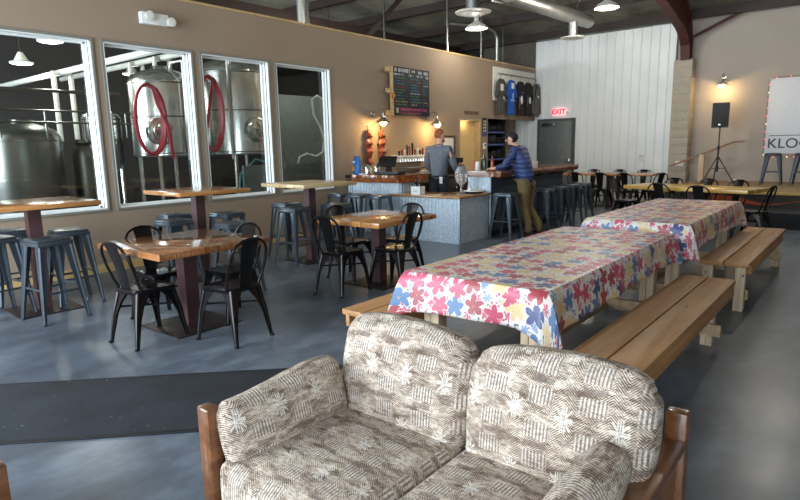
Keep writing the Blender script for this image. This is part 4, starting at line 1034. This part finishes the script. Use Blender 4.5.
# loudspeaker and stand
t = thing('speaker_stand', 'black tripod stand carrying the loudspeaker on the stage', 'speaker stand', (14.75,2.86,0), 0)
for v_ in [0]:
    t.location = (14.6,2.78,SZ)
mb = MB(); mb.tube([(0,0,.25),(0,0,.80)],.019,10); mb.tube([(0,0,.78),(0,0,1.22)],.014,10); mb.build('pole', M['black'], t)
mb = MB(); mb.lathe([(.03,.74),(.03,.82)],12); mb.lathe([(.028,.28),(.03,.3),(.03,.36),(.028,.38)],12); mb.lathe([(.03,.52),(.03,.58)],12); mb.build('collar', M['black'], t)
for k in range(3):
    a = R(20+120*k); c_, s_ = math.cos(a), math.sin(a); mb = MB(); mb.tube([(c_*.025,s_*.025,.56),(c_*.36,s_*.36,.02)],.012,8); mb.tube([(c_*.02,s_*.02,.33),(c_*.17,s_*.17,.33)],.008,6); lg = mb.build('leg', M['black'], t); m2 = MB(); m2.lathe([(0,0),(.02,0),(.018,.03),(0,.035)],10,(c_*.365,s_*.365,0)); m2.build('rubber_foot', M['black_matte'], lg)
t = thing('loudspeaker', 'black loudspeaker on a tripod stand against the beige wall', 'loudspeaker', (14.6,2.78,1.80), R(6)); t.scale = (.85,.85,.88)
poly = [(-.17,-.19),(-.17,.19),(.03,.19),(.14,.10),(.14,-.10),(.03,-.19)]
mb = MB(); mb.prism(poly,0,.60); q = mb.build('cabinet', M['black'], t); bv = q.modifiers.new('bevel','BEVEL'); bv.width = .015; bv.segments = 2
mb = MB(); mb.rbox(-.182,-.171,-.165,.165,.03,.57,.004); mb.build('grille', plain('speaker_grille',(38,38,40),.6,.3), t)
mb = MB(); mb.rbox(-.187,-.183,-.025,.025,.05,.09,.001); mb.build('badge', M['steel'], t)
mb = MB(); mb.lathe([(.03,-.02),(.03,0)],10); mb.build('socket', M['black'], t)
# banner with text
t = thing('banner', 'large white banner with black lettering on the beige wall at the right edge', 'banner', (XE+.10,2.02,0), -PI/2)
# local x runs to the right (world -y)
mb = MB(); mb.rbox(0,2.6,-.02,-.004,1.20,2.84,.003); mb.build('sheet', plain('banner_vinyl',(212,218,224),.5,0,.02), t)
BL = plain('banner_black',(26,26,30),.5)
mb = MB(); mb.box(.07,2.5,-.024,-.0205,1.595,1.608); mb.build('rule_line', BL, t, smooth=False)
text_mesh('lettering', 'KLOC', .30, BL, t, (.04,-.022,1.42), text_rot, .0015, .002, 'LEFT')
mb = MB(); pts = [(-.02,-.03,1.18+i*.085+.0) for i in range(20)]+[(-.02+i*.13,-.03,2.86-.012*math.sin(i*2)) for i in range(1,18)]; mb.tube(pts,.004,5); q = mb.build('light_string', M['black'])
q.location = (XE+.10,2.02,0); q.rotation_euler = (0,0,-PI/2); tag(q, 'string of tiny red and white lights around the banner edge', 'string lights')
FB = [emis('fairy_red',(255,90,80),2.5), emis('fairy_white',(255,226,190),2.5)]
for i in range(0, 36, 2):
    p = pts[i]; mb = MB(); mb.lathe([(0,-.012),(.012,0),(0,.02)],6,(p[0]+.01*(-1)**i,p[1]-.006,p[2])); mb.build('bulb', FB[(i//2)%4==0], q)
mb = MB(); mb.tube([(.0,-.03,1.16),(.3,-.035,1.12),(.6,-.03,1.15),(.9,-.035,1.1),(1.3,-.03,1.14)],.004,5); q = mb.build('light_string', M['black']); q.location = (XE+.10,2.02,0); q.rotation_euler = (0,0,-PI/2); tag(q, 'string of tiny red lights hanging below the banner behind the stage stools', 'string lights')
for i in range(9):
    mb = MB(); mb.lathe([(0,-.012),(.014,0),(0,.02)],6,(.05+i*.13,-.042,1.13)); mb.build('bulb', FB[i%3==0], q)
# stools on stage
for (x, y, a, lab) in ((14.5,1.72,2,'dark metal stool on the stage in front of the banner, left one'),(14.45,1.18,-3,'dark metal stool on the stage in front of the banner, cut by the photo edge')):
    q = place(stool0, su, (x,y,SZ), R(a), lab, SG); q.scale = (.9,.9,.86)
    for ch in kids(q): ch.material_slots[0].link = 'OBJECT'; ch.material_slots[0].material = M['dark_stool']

# ------------------------------------------------------------------ overhead: pendants, ducts, conduits
def pendant(x, y, z, lab, e=60, d=.24):
    t = thing('pendant_lamp', lab, 'pendant lamp', (x,y,z), 0, 'white barn pendant lamps'); up = roofz(x)-z-.02
    mb = MB(); mb.tube([(0,0,.26),(0,0,up)],.008,6); mb.build('stem', M['dark_steel'], t)
    mb = MB(); mb.lathe([(.03,.28),(.045,.26),(.05,.16),(.1,.12),(.19,.07),(d,.0),(d-.008,.0),(.18,.06),(.09,.11),(.03,.14)],30); mb.build('lamp_shade', M['enamel'], t)
    mb = MB(); mb.lathe([(0,-.005),(.10,.0),(.16,.02),(.17,.04),(.08,.07),(0,.07)],24); mb.build('bulb', emis('pendant_glow',(255,244,224),7), t)
    point('pendant_light', (x,y,z-.07), e, (1,.93,.82), .1)
PE = 110
pendant(11.2,6.95,3.98,'white enamel pendant lamp hanging over the bar below the round air diffuser',PE*.4)
pendant(12.2,4.52,4.18,'white enamel pendant lamp hanging in front of the white metal wall',PE)
pendant(11.6,1.0,4.2,'added white enamel pendant lamp outside the view over the stage steps',PE)  # this pendant and the next two are unseen, added to brighten the room
pendant(7.4,2.9,4.7,'added white enamel pendant lamp outside the view over the flowered tables',PE)
pendant(7.0,5.9,4.6,'added white enamel pendant lamp outside the view over the bar corner',PE*.35)
t = thing('spiral_duct', 'galvanised round air duct running under the roof toward the white wall', 'air duct', (0,0,0))
mb = MB(); a, b = Vector((4.6,6.25,4.36)), Vector((13.8,5.52,4.30)); n = 130; pts = [a.lerp(b,i/n) for i in range(n+1)]
mb.tube(pts, [.148+(.006 if i%6==0 else 0) for i in range(n+1)], 24); mb.build('duct_body', M['duct'], t)
mb = MB(); mb.lathe([(.10,-.33),(.10,0)],20,(13.05,5.58,4.2)); mb.lathe([(.12,-.36),(.12,-.33)],20,(13.05,5.58,4.2)); mb.build('drop', M['duct'], t)
mb = MB(); mb.lathe([(.0,-.03),(.10,-.03),(.26,.0),(.27,.02),(.12,.05),(0,.05)],28,(13.05,5.58,3.84)); mb.build('diffuser', M['enamel'], t)
mb = MB(); mb.lathe([(.09,-.2),(.09,0)],20,(10.3,5.80,4.4)); mb.lathe([(.0,-.22),(.10,-.22),(.22,-.18),(.23,-.16),(.12,-.14),(0,-.14)],28,(10.3,5.80,4.4)); mb.build('diffuser', M['enamel'], t)
mb = MB(); mb.tube([(13.1,5.57,4.4),(12.95,5.3,4.85)],.008,6); mb.tube([(13.1,5.57,4.4),(13.2,5.8,4.82)],.008,6); mb.build('hanger_strap', M['steel_dark'], t)
t = thing('round_air_diffuser', 'round white ceiling air diffuser on a metal duct drop above the bar', 'air diffuser', (10.7,6.72,4.17), 0)
mb = MB(); mb.lathe([(.15,.05),(.15,.3),(.155,.3),(.155,.34),(.15,.34),(.15,roofz(10.7)-4.17-.03)],24); mb.build('duct_drop', M['duct'], t)
mb = MB(); mb.lathe([(0,-.03),(.1,-.03),(.14,-.01),(.16,-.03),(.22,-.02),(.24,0),(.36,.02),(.37,.04),(.2,.07),(0,.07)],36); mb.build('diffuser_plate', M['enamel'], t)
# conduits and posts seen over the wall
def conduit(pts, r_, lab, m='steel_dark', nm='conduit'):
    mb = MB(); mb.tube(pts, r_, 8); q = mb.build(nm, M[m]); tag(q, lab, 'pipe', 'pipes behind the top of the taupe wall')
conduit([(4.9,8.15,2.98),(4.9,8.15,6.15)], .045, 'white pipe rising above the taupe wall over the third window', 'white_pipe')
conduit([(7.5,8.35,2.98),(7.5,8.35,5.72)], .085, 'thick bright metal pipe rising above the taupe wall near the menu board', 'duct')
conduit([(7.75,8.45,2.98),(7.75,8.45,5.77)], .03, 'thin grey pipe beside the thick bright metal pipe', 'steel_dark')
conduit([(9.5,8.1,3.6),(9.5,8.1,5.3)], .02, 'thin rod rising above the taupe wall over the menu board', 'steel_dark')
conduit([(11.55,7.95,3.6),(11.55,7.95,5.0)], .022, 'thin conduit rising left of the hanging lamps above the wall', 'steel')
conduit([(12.95,7.9,3.4),(12.95,7.9,4.8)], .025, 'light conduit rising behind the panel of shirts', 'steel')
conduit([(13.9,8.0,3.4),(13.9,8.0,4.25),(13.8,8.03,4.4),(13.6,8.1,4.48),(13.1,8.3,4.5),(12.4,8.6,4.5)], .045, 'bent metal conduit arching over the wall above the shirts', 'duct')
conduit([(14.3,8.05,3.4),(14.3,8.05,4.62)], .02, 'thin grey conduit right of the bent conduit above the shirts', 'steel_dark')
mb = MB(); mb.bar((9.4,9.2,3.3),(10.9,8.7,4.9),(.08,.08),(.08,.08)); tag(mb.build('diagonal_brace', M['dark_steel'], smooth=False), 'diagonal steel brace in the dark space above the taupe wall', 'brace')
mb = MB(); mb.box(2,15.3,10.0,10.15,4.2,4.4); tag(mb.build('steel_beam', M['dark_steel'], smooth=False), 'long dark steel beam over the brewery behind the wall', 'steel beam')

# ------------------------------------------------------------------ brewery behind the glass
def tank(name, lab, c, r_, z0, z1, m, wheel=None, ladder=True, cone=True, nlegs=4, pipe=(-.5,-.87)):
    t = thing(name, lab, 'brewing tank', (c[0],c[1],0), 0, 'stainless brewing tanks')
    mb = MB(); prof = []
    if cone: prof += [(.06,z0-.30),(r_*.97,z0-.02),(r_,z0)]
    else: prof += [(r_*.9,z0-.03),(r_,z0)]
    H = z1-z0; prof += [(r_,z0+H*.85),(r_*.985,z0+H*.88),(r_*.9,z0+H*.94),(r_*.6,z1-.01),(.16,z1+.03),(.15,z1+.08),(0,z1+.08)]
    mb.lathe(prof, 40); mb.build('vessel', m, t, ang=50)
    mb = MB()
    for z in (z0+.03, z0+H*.45, z0+H*.84): mb.lathe([(r_,z-.012),(r_+.008,z-.01),(r_+.008,z+.01),(r_,z+.012)],40)
    mb.build('weld_band', M['steel_dark'], t)
    for k in range(nlegs):
        a = R(45+360/nlegs*k); mb = MB(); mb.tube([(r_*.86*math.cos(a),r_*.86*math.sin(a),0),(r_*.86*math.cos(a),r_*.86*math.sin(a),z0+.05)],.04,10); mb.build('leg', M['steel'], t)
    if ladder:
        # vent pipe on the window side
        mb = MB(); px_, py_ = pipe[0]*(r_+.07), pipe[1]*(r_+.07); mb.tube([(px_*.4,py_*.4,z1-.02),(px_*.5,py_*.5,z1+.12),(px_,py_,z1+.12),(px_,py_,z1-.4),(px_,py_,z0-.1)],.028,8); mb.tube([(px_,py_,z1-.3),(px_+r_*.6,py_*.9,z1-.02)],.02,8); mb.build('side_pipe', M['bright_pipe'], t)
    if wheel:
        wx, wz = wheel; mb = MB(); rr = .17
        mb.lathe([(.23,-r_+.04),(.23,-r_-.05),(.20,-r_-.07),(0,-r_-.08)],28,(wx,0,wz),'Y'); mw = mb.build('manway', m, t)
        m2 = MB(); m2.tube([(wx+rr*math.cos(a),-r_-.15,wz+rr*math.sin(a)) for a in [2*PI*j/24 for j in range(24)]],.014,8,True,True)
        for k in range(3): a = PI*k/3; m2.tube([(wx+rr*math.cos(a),-r_-.15,wz+rr*math.sin(a)),(wx-rr*math.cos(a),-r_-.15,wz-rr*math.sin(a))],.010,6)
        m2.tube([(wx,-r_-.06,wz),(wx,-r_-.17,wz)],.02,8); m2.build('hand_wheel', M['steel'], mw)
    return t
tank('brewing_tank', 'big shiny stainless tank filling the third brewery window', (7.22,10.05), .76, 1.46, 3.26, M['steel'], (-.18,1.9), cone=False, pipe=(-.72,-.70))
tank('brewing_tank', 'shiny stainless tank with a hand wheel seen through the second window', (5.60,10.0), .56, 1.46, 2.92, M['steel'], (-.42,1.86), cone=False, pipe=(.10,-.995))
tank('brewing_tank', 'smaller stainless tank left of the red hose in the second window', (5.2,11.6), .34, 1.3, 2.3, M['steel'], None, True)
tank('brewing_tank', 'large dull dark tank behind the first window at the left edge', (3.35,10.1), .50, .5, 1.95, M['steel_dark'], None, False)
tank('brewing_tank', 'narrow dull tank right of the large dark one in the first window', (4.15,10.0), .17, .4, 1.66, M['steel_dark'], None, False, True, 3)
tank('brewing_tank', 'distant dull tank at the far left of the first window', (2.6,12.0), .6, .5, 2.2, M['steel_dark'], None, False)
RED = plain('red_hose_rubber',(150,26,42),.35)
def hose(c, a_, b_, lab, tilt, tail):
    pts = []
    for k in range(3):
        for j in range(24):
            an = 2*PI*j/24+PI/2; pts.append((c[0]+(a_+k*.012)*math.cos(an)*math.cos(tilt), c[1]+(a_)*math.cos(an)*math.sin(tilt)-.03*k-.001*j, c[2]+(b_+.01*k)*math.sin(an)))
    pts += tail
    mb = MB(); mb.tube(pts,.026,8); tag(mb.build('red_hose', RED), lab, 'hose', 'coiled red hoses')
hose((4.88,9.20,2.03), .26,.54, 'coiled red hose hanging in front of the tank in the second window', .2, [(5.0,9.12,2.3),(5.15,9.1,1.9),(5.2,9.1,1.4)])
hose((6.02,9.22,2.16), .22,.62, 'coiled red hose hanging at the left side of the third window', .1, [(5.84,9.12,1.7),(5.80,9.1,.9),(5.78,9.1,.02)])
mb = MB(); mb.tube([(8.55,9.0,2.52),(8.4,9.0,2.58),(8.25,9.0,2.50),(8.28,9.0,2.2),(8.45,9.0,1.95),(8.56,9.0,1.7),(8.5,9.0,1.45),(8.3,9.0,1.36),(8.05,9.0,1.42),(7.85,9.0,1.36),(7.72,9.0,1.0),(7.7,9.0,.02)],.022,8); tag(mb.build('white_hose', M['white_pipe']), 'white hose hanging in a loop behind the fourth window', 'hose')
mb = MB(); mb.tube([(6.2,8.9,.02),(6.35,8.9,1.1),(6.7,8.9,1.35),(7.1,8.9,1.25),(7.4,8.9,1.0),(7.6,8.9,.95)],.018,8); tag(mb.build('teal_hose', plain('teal_hose_rubber',(60,130,140),.4)), 'thin teal hose drooping low behind the third window', 'hose')
# overhead insulated pipes
t = thing('insulated_pipes', 'pair of white insulated pipes running overhead in the brewery with vertical drops', 'pipes', (0,0,0))
for k, (x, z) in enumerate(((4.75,3.02),(6.15,3.30))):
    mb = MB(); mb.tube([(x,8.2,z),(x,15.6,z)],.055,10); mb.build('header_pipe', M['white_pipe'], t)
for (x, y, z) in ((4.6,12.0,2.98),(4.9,12.0,2.98),(6.02,11.9,3.26),(6.28,11.9,3.26),(6.0,10.9,3.26),(6.3,10.9,3.26)):
    xc = 4.75 if x < 5 else 6.15; mb = MB(); mb.tube([(xc,y,z+.03),(x,y,z+.02),(x,y,z-.1),(x,y,1.75)],.045,10); mb.build('drop_pipe', M['white_pipe'], t)
mb = MB(); mb.tube([(1.5,9.4,2.42),(4.55,9.4,2.42)],.025,8); tag(mb.build('steel_pipe', M['steel_dark']), 'thin grey pipe running level above the dark tank in the first window', 'pipe')
t = thing('catwalk_rail', 'thin steel guard rail above the dark tanks in the first window', 'railing', (0,0,0))
for z in (2.15,1.98):
    mb = MB(); mb.tube([(2.4,9.6,z),(4.8,9.6,z)],.016,8); mb.build('rail', M['steel_dark'], t)
for x in (2.9,3.5,4.1,4.7):
    mb = MB(); mb.tube([(x,9.6,1.75),(x,9.6,2.15)],.016,8); mb.build('rail_post', M['steel_dark'], t)
for i, (x, y, z, lab) in enumerate(((4.08,10.6,3.32,'round bay lamp glowing in the brewery behind the first window'),(6.9,13.6,3.3,'round bay lamp glowing far behind the second window'),(4.3,12.6,3.2,'faint round bay lamp deep in the brewery behind the first window'),(9.0,9.2,3.7,'added bay lamp hidden behind the wall, lighting the partition beyond the fourth window'))):  # the last lamp is unseen, added to light the partition
    t = thing('bay_lamp', lab, 'ceiling lamp', (x,y,z), 0, 'round brewery bay lamps')
    mb = MB(); mb.lathe([(0,0),(.19,0),(.20,.02),(.12,.05),(.04,.2),(0,.2)],24); mb.build('lamp_shade', M['enamel'], t)
    mb = MB(); mb.lathe([(0,-.02),(.15,-.015),(.185,-.002),(0,-.002)],24); mb.build('lens', emis('bay_lens',(255,250,236),6), t)
    mb = MB(); mb.tube([(0,0,.2),(0,0,roofz(x)-z-.02)],.008,6); mb.build('stem', M['dark_steel'], t)
    point('bay_light', (x,y,z-.2), 95 if x < 8.5 else 130, (1,.96,.88), .12)
# low grey plinth behind windows
mb = MB(); mb.box(6.2,8.4,8.6,8.64,0,1.25); tag(mb.build('splash_panel', M['brew_wall'], smooth=False), 'low grey green splash panel behind the third window', 'panel')

# ------------------------------------------------------------------ people
def skin_body(name, joints, edges, mat, parent, root=0, sub=2):
    me = bpy.data.meshes.new(name); me.from_pydata([j[0] for j in joints], edges, []); me.materials.append(mat)
    o = bpy.data.objects.new(name, me); col.objects.link(o); o.parent = parent
    md = o.modifiers.new('skin','SKIN'); md.use_smooth_shade = True
    for i, j in enumerate(joints):
        r_ = j[1]; me.skin_vertices[0].data[i].radius = r_ if isinstance(r_, tuple) else (r_, r_); me.skin_vertices[0].data[i].use_root = (i == root)
    s = o.modifiers.new('sub','SUBSURF'); s.levels = sub; s.render_levels = sub
    return o
SKIN = plain('skin_tone',(206,160,134),.5,0,.04)
def chain(J, E, start, pts):
    prev = start
    for p, r_ in pts:
        J.append((p, r_)); E.append((prev, len(J)-1)); prev = len(J)-1
    return prev
def person(label, loc, rz, hip, chest, neck, head, facedir, shoulders, elbows, hands, handdir, knees, feet, cols_, hairf, cap=False, hipw=.095):
    """all joints in local space; +X is the facing direction of the hips"""
    t = thing('person', label, 'person', loc, rz)
    V = Vector; J = [(tuple(hip), (.07,.085))]; E = []
    hip, chest, neck, head, fd = V(hip), V(chest), V(neck), V(head), V(facedir).normalized()
    sp = chain(J, E, 0, [(tuple(hip.lerp(chest,.45)), (.08,.10)), (tuple(chest), (.085,.12))])
    ne = chain(J, E, sp, [(tuple(neck.lerp(chest,.35)), (.055,.065)), (tuple(neck), .052)])
    chain(J, E, ne, [(tuple(head+V((0,0,-.055))+fd*.012), (.068,.062)), (tuple(head+V((0,0,.03))), (.088,.078)), (tuple(head+V((0,0,.085))), (.055,.055))])
    for s_ in (0,1):
        h = V(hands[s_]); hd = V(handdir[s_]).normalized(); e_ = V(elbows[s_]); side = hd.cross(V((0,0,1))).normalized()*(1 if s_ else -1)
        w_ = chain(J, E, sp, [(tuple(shoulders[s_]), .034), (tuple(V(shoulders[s_]).lerp(e_,.5)), .030), (tuple(e_), .028), (tuple(h), .025), (tuple(h+hd*.05), (.020,.036))])
        for k, ln in enumerate((.072,.082,.078,.062)):
            base = h+hd*.07+side*(-.03+.02*k); tip = base+hd*ln*.55+V((0,0,-.006)); tip2 = tip+hd*ln*.35+V((0,0,-.022))
            chain(J, E, w_, [(tuple(base), .0095), (tuple(tip), .0085), (tuple(tip2), .0075)])
        chain(J, E, w_-1, [(tuple(h+hd*.03-side*.035), .012), (tuple(h+hd*.07-side*.055), .010)])
    for s_ in (0,1):
        k_ = V(knees[s_]); f_ = V(feet[s_]); hj = hip+V((0,hipw*(1 if s_==0 else -1),-.06))
        chain(J, E, 0, [(tuple(hj+V((0,0,-.03))), .058), (tuple(k_), .045), (tuple(f_+V((0,0,.09))), .034), (tuple(f_+V((.10,0,.035))), (.035,.028))])
    body = skin_body('body', J, E, SKIN, t)
    # nose, ears, eyes
    sd = fd.cross(V((0,0,1))).normalized()
    mb = MB(); c_ = head+fd*.086; mb.add([tuple(c_+V((0,0,.03))),tuple(c_+sd*.014+V((0,0,-.022))),tuple(c_-sd*.014+V((0,0,-.022))),tuple(c_+fd*.026+V((0,0,-.018)))],[(0,1,3),(0,3,2),(1,2,3),(0,2,1)]); mb.build('nose', SKIN, t)
    for s_ in (-1,1):
        mb = MB(); e_ = head+sd*s_*.077+V((0,0,.0)); mb.lathe([(0,-.008),(.018,-.006),(.022,.002),(.012,.008),(0,.006)],12); mb.xf(Matrix.Translation(e_)@sd.to_track_quat('Z','Y').to_matrix().to_4x4()@Matrix.Diagonal((1.0,1.4,1,1))); mb.build('ear', SKIN, t)
        mb = MB(); e_ = head+sd*s_*.03+fd*.078+V((0,0,.022)); mb.lathe([(0,-.009),(.008,-.004),(.009,0),(.008,.004),(0,.009)],8,tuple(e_)); mb.build('eye', M['black'], t)
    mb = MB(); m_ = head+fd*.080+V((0,0,-.048)); mb.tube([tuple(m_-sd*.022),tuple(m_+fd*.006),tuple(m_+sd*.022)],.005,6); mb.build('mouth', plain('lips',(160,96,84),.5), t)
    # clothing: sleeves and torso shell, trousers shell, shoes
    JJ = [(tuple(hip+V((0,0,-.11))), (.15,.175))]; EE = []
    sp = chain(JJ, EE, 0, [(tuple(hip.lerp(chest,.45)), (.15,.175)), (tuple(chest), (.155,.19))])
    chain(JJ, EE, sp, [(tuple(neck.lerp(chest,.30)), (.085,.11)), (tuple(neck.lerp(chest,.08)), cols_['collar'])])
    for s_ in (0,1): chain(JJ, EE, sp, [(tuple(shoulders[s_]), .088), (tuple(V(shoulders[s_]).lerp(V(elbows[s_]),.5)), .074), (tuple(elbows[s_]), .062), (tuple(V(elbows[s_]).lerp(V(hands[s_]),.85)), .046)])
    skin_body(cols_['top_name'], JJ, EE, cols_['top'], t)
    JJ = [(tuple(hip+V((0,0,.09))), (.13,.16))]; JJ[0:0] = []; EE = []
    for s_ in (0,1):
        k_ = V(knees[s_]); f_ = V(feet[s_]); hj = hip+V((0,hipw*(1 if s_==0 else -1),-.08))
        chain(JJ, EE, 0, [(tuple(hj), .118), (tuple(hj.lerp(k_,.5)), .096), (tuple(k_), .08), (tuple(f_+V((0,0,.22))), .066), (tuple(f_+V((0,0,.07))), .064)])
    skin_body('trousers', JJ, EE, cols_['legs'], t)
    for s_ in (0,1):
        f_ = V(feet[s_]); mb = cushion_mb((.14,.05,.045), .035, (0,0,.01), 8, lambda p,u: Vector((p.x,p.y*(1-.2*max(0,u.x)),p.z*(1-.35*max(0,u.x))-.012*max(0,u.x)))); mb.build('shoe', M['black_matte'], t, ang=180, loc=tuple(f_+V((.05,0,.047))))
    return t, head, fd, sd
def head_shell(t, head, fd, mat, name, r_=(.10,.088,.098), cut=-.02, back=True, off=(0,0,.03), frontcut=.035):
    bm = bmesh.new(); bmesh.ops.create_icosphere(bm, subdivisions=4, radius=1)
    sd = fd.cross(Vector((0,0,1))).normalized(); dele = []
    for v in bm.verts:
        u = v.co.copy(); n = 1+.03*math.sin(u.x*23+u.y*17)+.02*math.sin(u.z*31+u.y*13)
        f_ = u.x*r_[0]*n; s_ = u.y*r_[1]*n; z_ = u.z*r_[2]*n
        v.co = Vector(head)+Vector(off)+fd*f_+sd*s_+Vector((0,0,z_))
        lim = cut+(frontcut+.05)*max(0,(u.x+.15))*1.2 - (.05 if u.x < -.1 else 0)
        if z_ < lim: dele.append(v)
    bmesh.ops.delete(bm, geom=dele, context='VERTS')
    o = MB().frombm(bm).build(name, mat, t, ang=180); so = o.modifiers.new('thick','SOLIDIFY'); so.thickness = .012; so.offset = -1; return o
PUF = NT('blue_puffer'); o_ = PUF.co(); s3 = PUF.n('ShaderNodeSeparateXYZ',{0:o_}).outputs[2]
PUF.set(Base_Color=PUF.ramp(PUF.noise(o_,9,3),[(.3,lin((30,44,86))),(.7,lin((48,68,120)))]), Roughness=.5)
PUF.bump(PUF.math('ABSOLUTE', PUF.math('SINE', PUF.math('MULTIPLY', s3, PI/.075))), .5, .02)
# man leaning on the long bar; local +X = world +Y
jack = dict(top=PUF.m, top_name='puffer_jacket', legs=plain('olive_trousers',(104,88,54),.85,0,.15,14), collar=.075)
t, hd, fd, sd = person('person in dark cap, blue puffer jacket and olive trousers leaning on the long bar', (8.82,4.42,0), PI/2,
    hip=(.04,.06,.93), chest=(.20,.03,1.36), neck=(.27,.04,1.50), head=(.33,.06,1.60), facedir=(.9,.42,-.05),
    shoulders=((.20,.19,1.41),(.20,-.15,1.41)), elbows=((.33,.30,1.165),(.34,-.20,1.165)), hands=((.50,.34,1.135),(.52,.10,1.135)), handdir=((1,.0,0),(.8,.6,0)),
    knees=((.04,.14,.48),(.06,-.05,.48)), feet=((-.06,.17,0),(-.12,-.09,0)), cols_=jack, hairf=None)
head_shell(t, hd, fd, plain('dark_hair',(30,24,22),.7), 'hair', (.098,.086,.10), -.03)
capo = head_shell(t, hd, fd, plain('dark_cap_cloth',(22,24,32),.8), 'cap', (.107,.097,.098), .012, True, (0,0,.032), -.03)
mb = MB(); c_ = hd+Vector((0,0,.055)); rings = []
for i in range(7):
    a = -1+2*i/6; wv = sd*a*.075; p0 = c_+fd*(.085*math.sqrt(max(.1,1-a*a*.5)))+wv; p1 = c_+fd*(.085+.075*math.sqrt(max(0,1-a*a)))+wv+Vector((0,0,-.018))
    rings.append([tuple(p0),tuple(p1),tuple(p1+Vector((0,0,.006))),tuple(p0+Vector((0,0,.006)))])
mb.ring_loft(rings); mb.build('cap_brim', plain('cap_brim_cloth',(22,24,32),.8), capo)
mb = MB(); mb.tube([tuple(Vector((.27,.04,1.47))+Vector((.085*math.cos(a),.095*math.sin(a),.02*math.cos(a)))) for a in [2*PI*j/16 for j in range(16)]],.038,8,True,True); mb.build('hood', plain('dark_hood',(26,30,46),.8), t)
# bartender, back to the camera, looking right
gs = dict(top=plain('grey_work_shirt',(104,112,122),.8,0,.12,14), top_name='grey_shirt', legs=plain('navy_trousers',(34,38,50),.85), collar=.06)
t, hd, fd, sd = person('red-haired bearded person in grey shirt standing behind the bar', (8.66,6.16,0), R(8),
    hip=(0,0,.98), chest=(.02,0,1.40), neck=(.03,0,1.58), head=(.05,0,1.69), facedir=(.8,-.65,-.12),
    shoulders=((0,.205,1.46),(0,-.205,1.46)), elbows=((.05,.27,1.17),(.08,-.27,1.17)), hands=((.27,.22,1.0),(.30,-.24,1.02)), handdir=((1,-.1,-.3),(1,.1,-.3)),
    knees=((.02,.10,.50),(.02,-.10,.50)), feet=((-.02,.12,0),(-.02,-.12,0)), cols_=gs, hairf=None)
HAIR = plain('ginger_hair',(150,82,48),.7,0,.25,60)
head_shell(t, hd, fd, HAIR, 'hair', (.104,.090,.102), -.02)
bm_ = bmesh.new(); bmesh.ops.create_icosphere(bm_, subdivisions=3, radius=1)
for v in bm_.verts: u = v.co.copy(); v.co = hd+fd*(.035+.058*u.x)+sd*(.068*u.y)+Vector((0,0,-.068+.045*u.z))
MB().frombm(bm_).build('beard', HAIR, t, ang=180)
mb = MB(); mb.tube([(.145*math.cos(a)*1.0,.17*math.sin(a),.985) for a in [2*PI*j/20 for j in range(20)]],.014,6,True,True); mb.build('belt', M['black'], t)
mb = MB(); mb.rbox(-.16,-.145,-.15,-.09,.86,.98,.004); mb.build('bar_towel', M['white'], t)
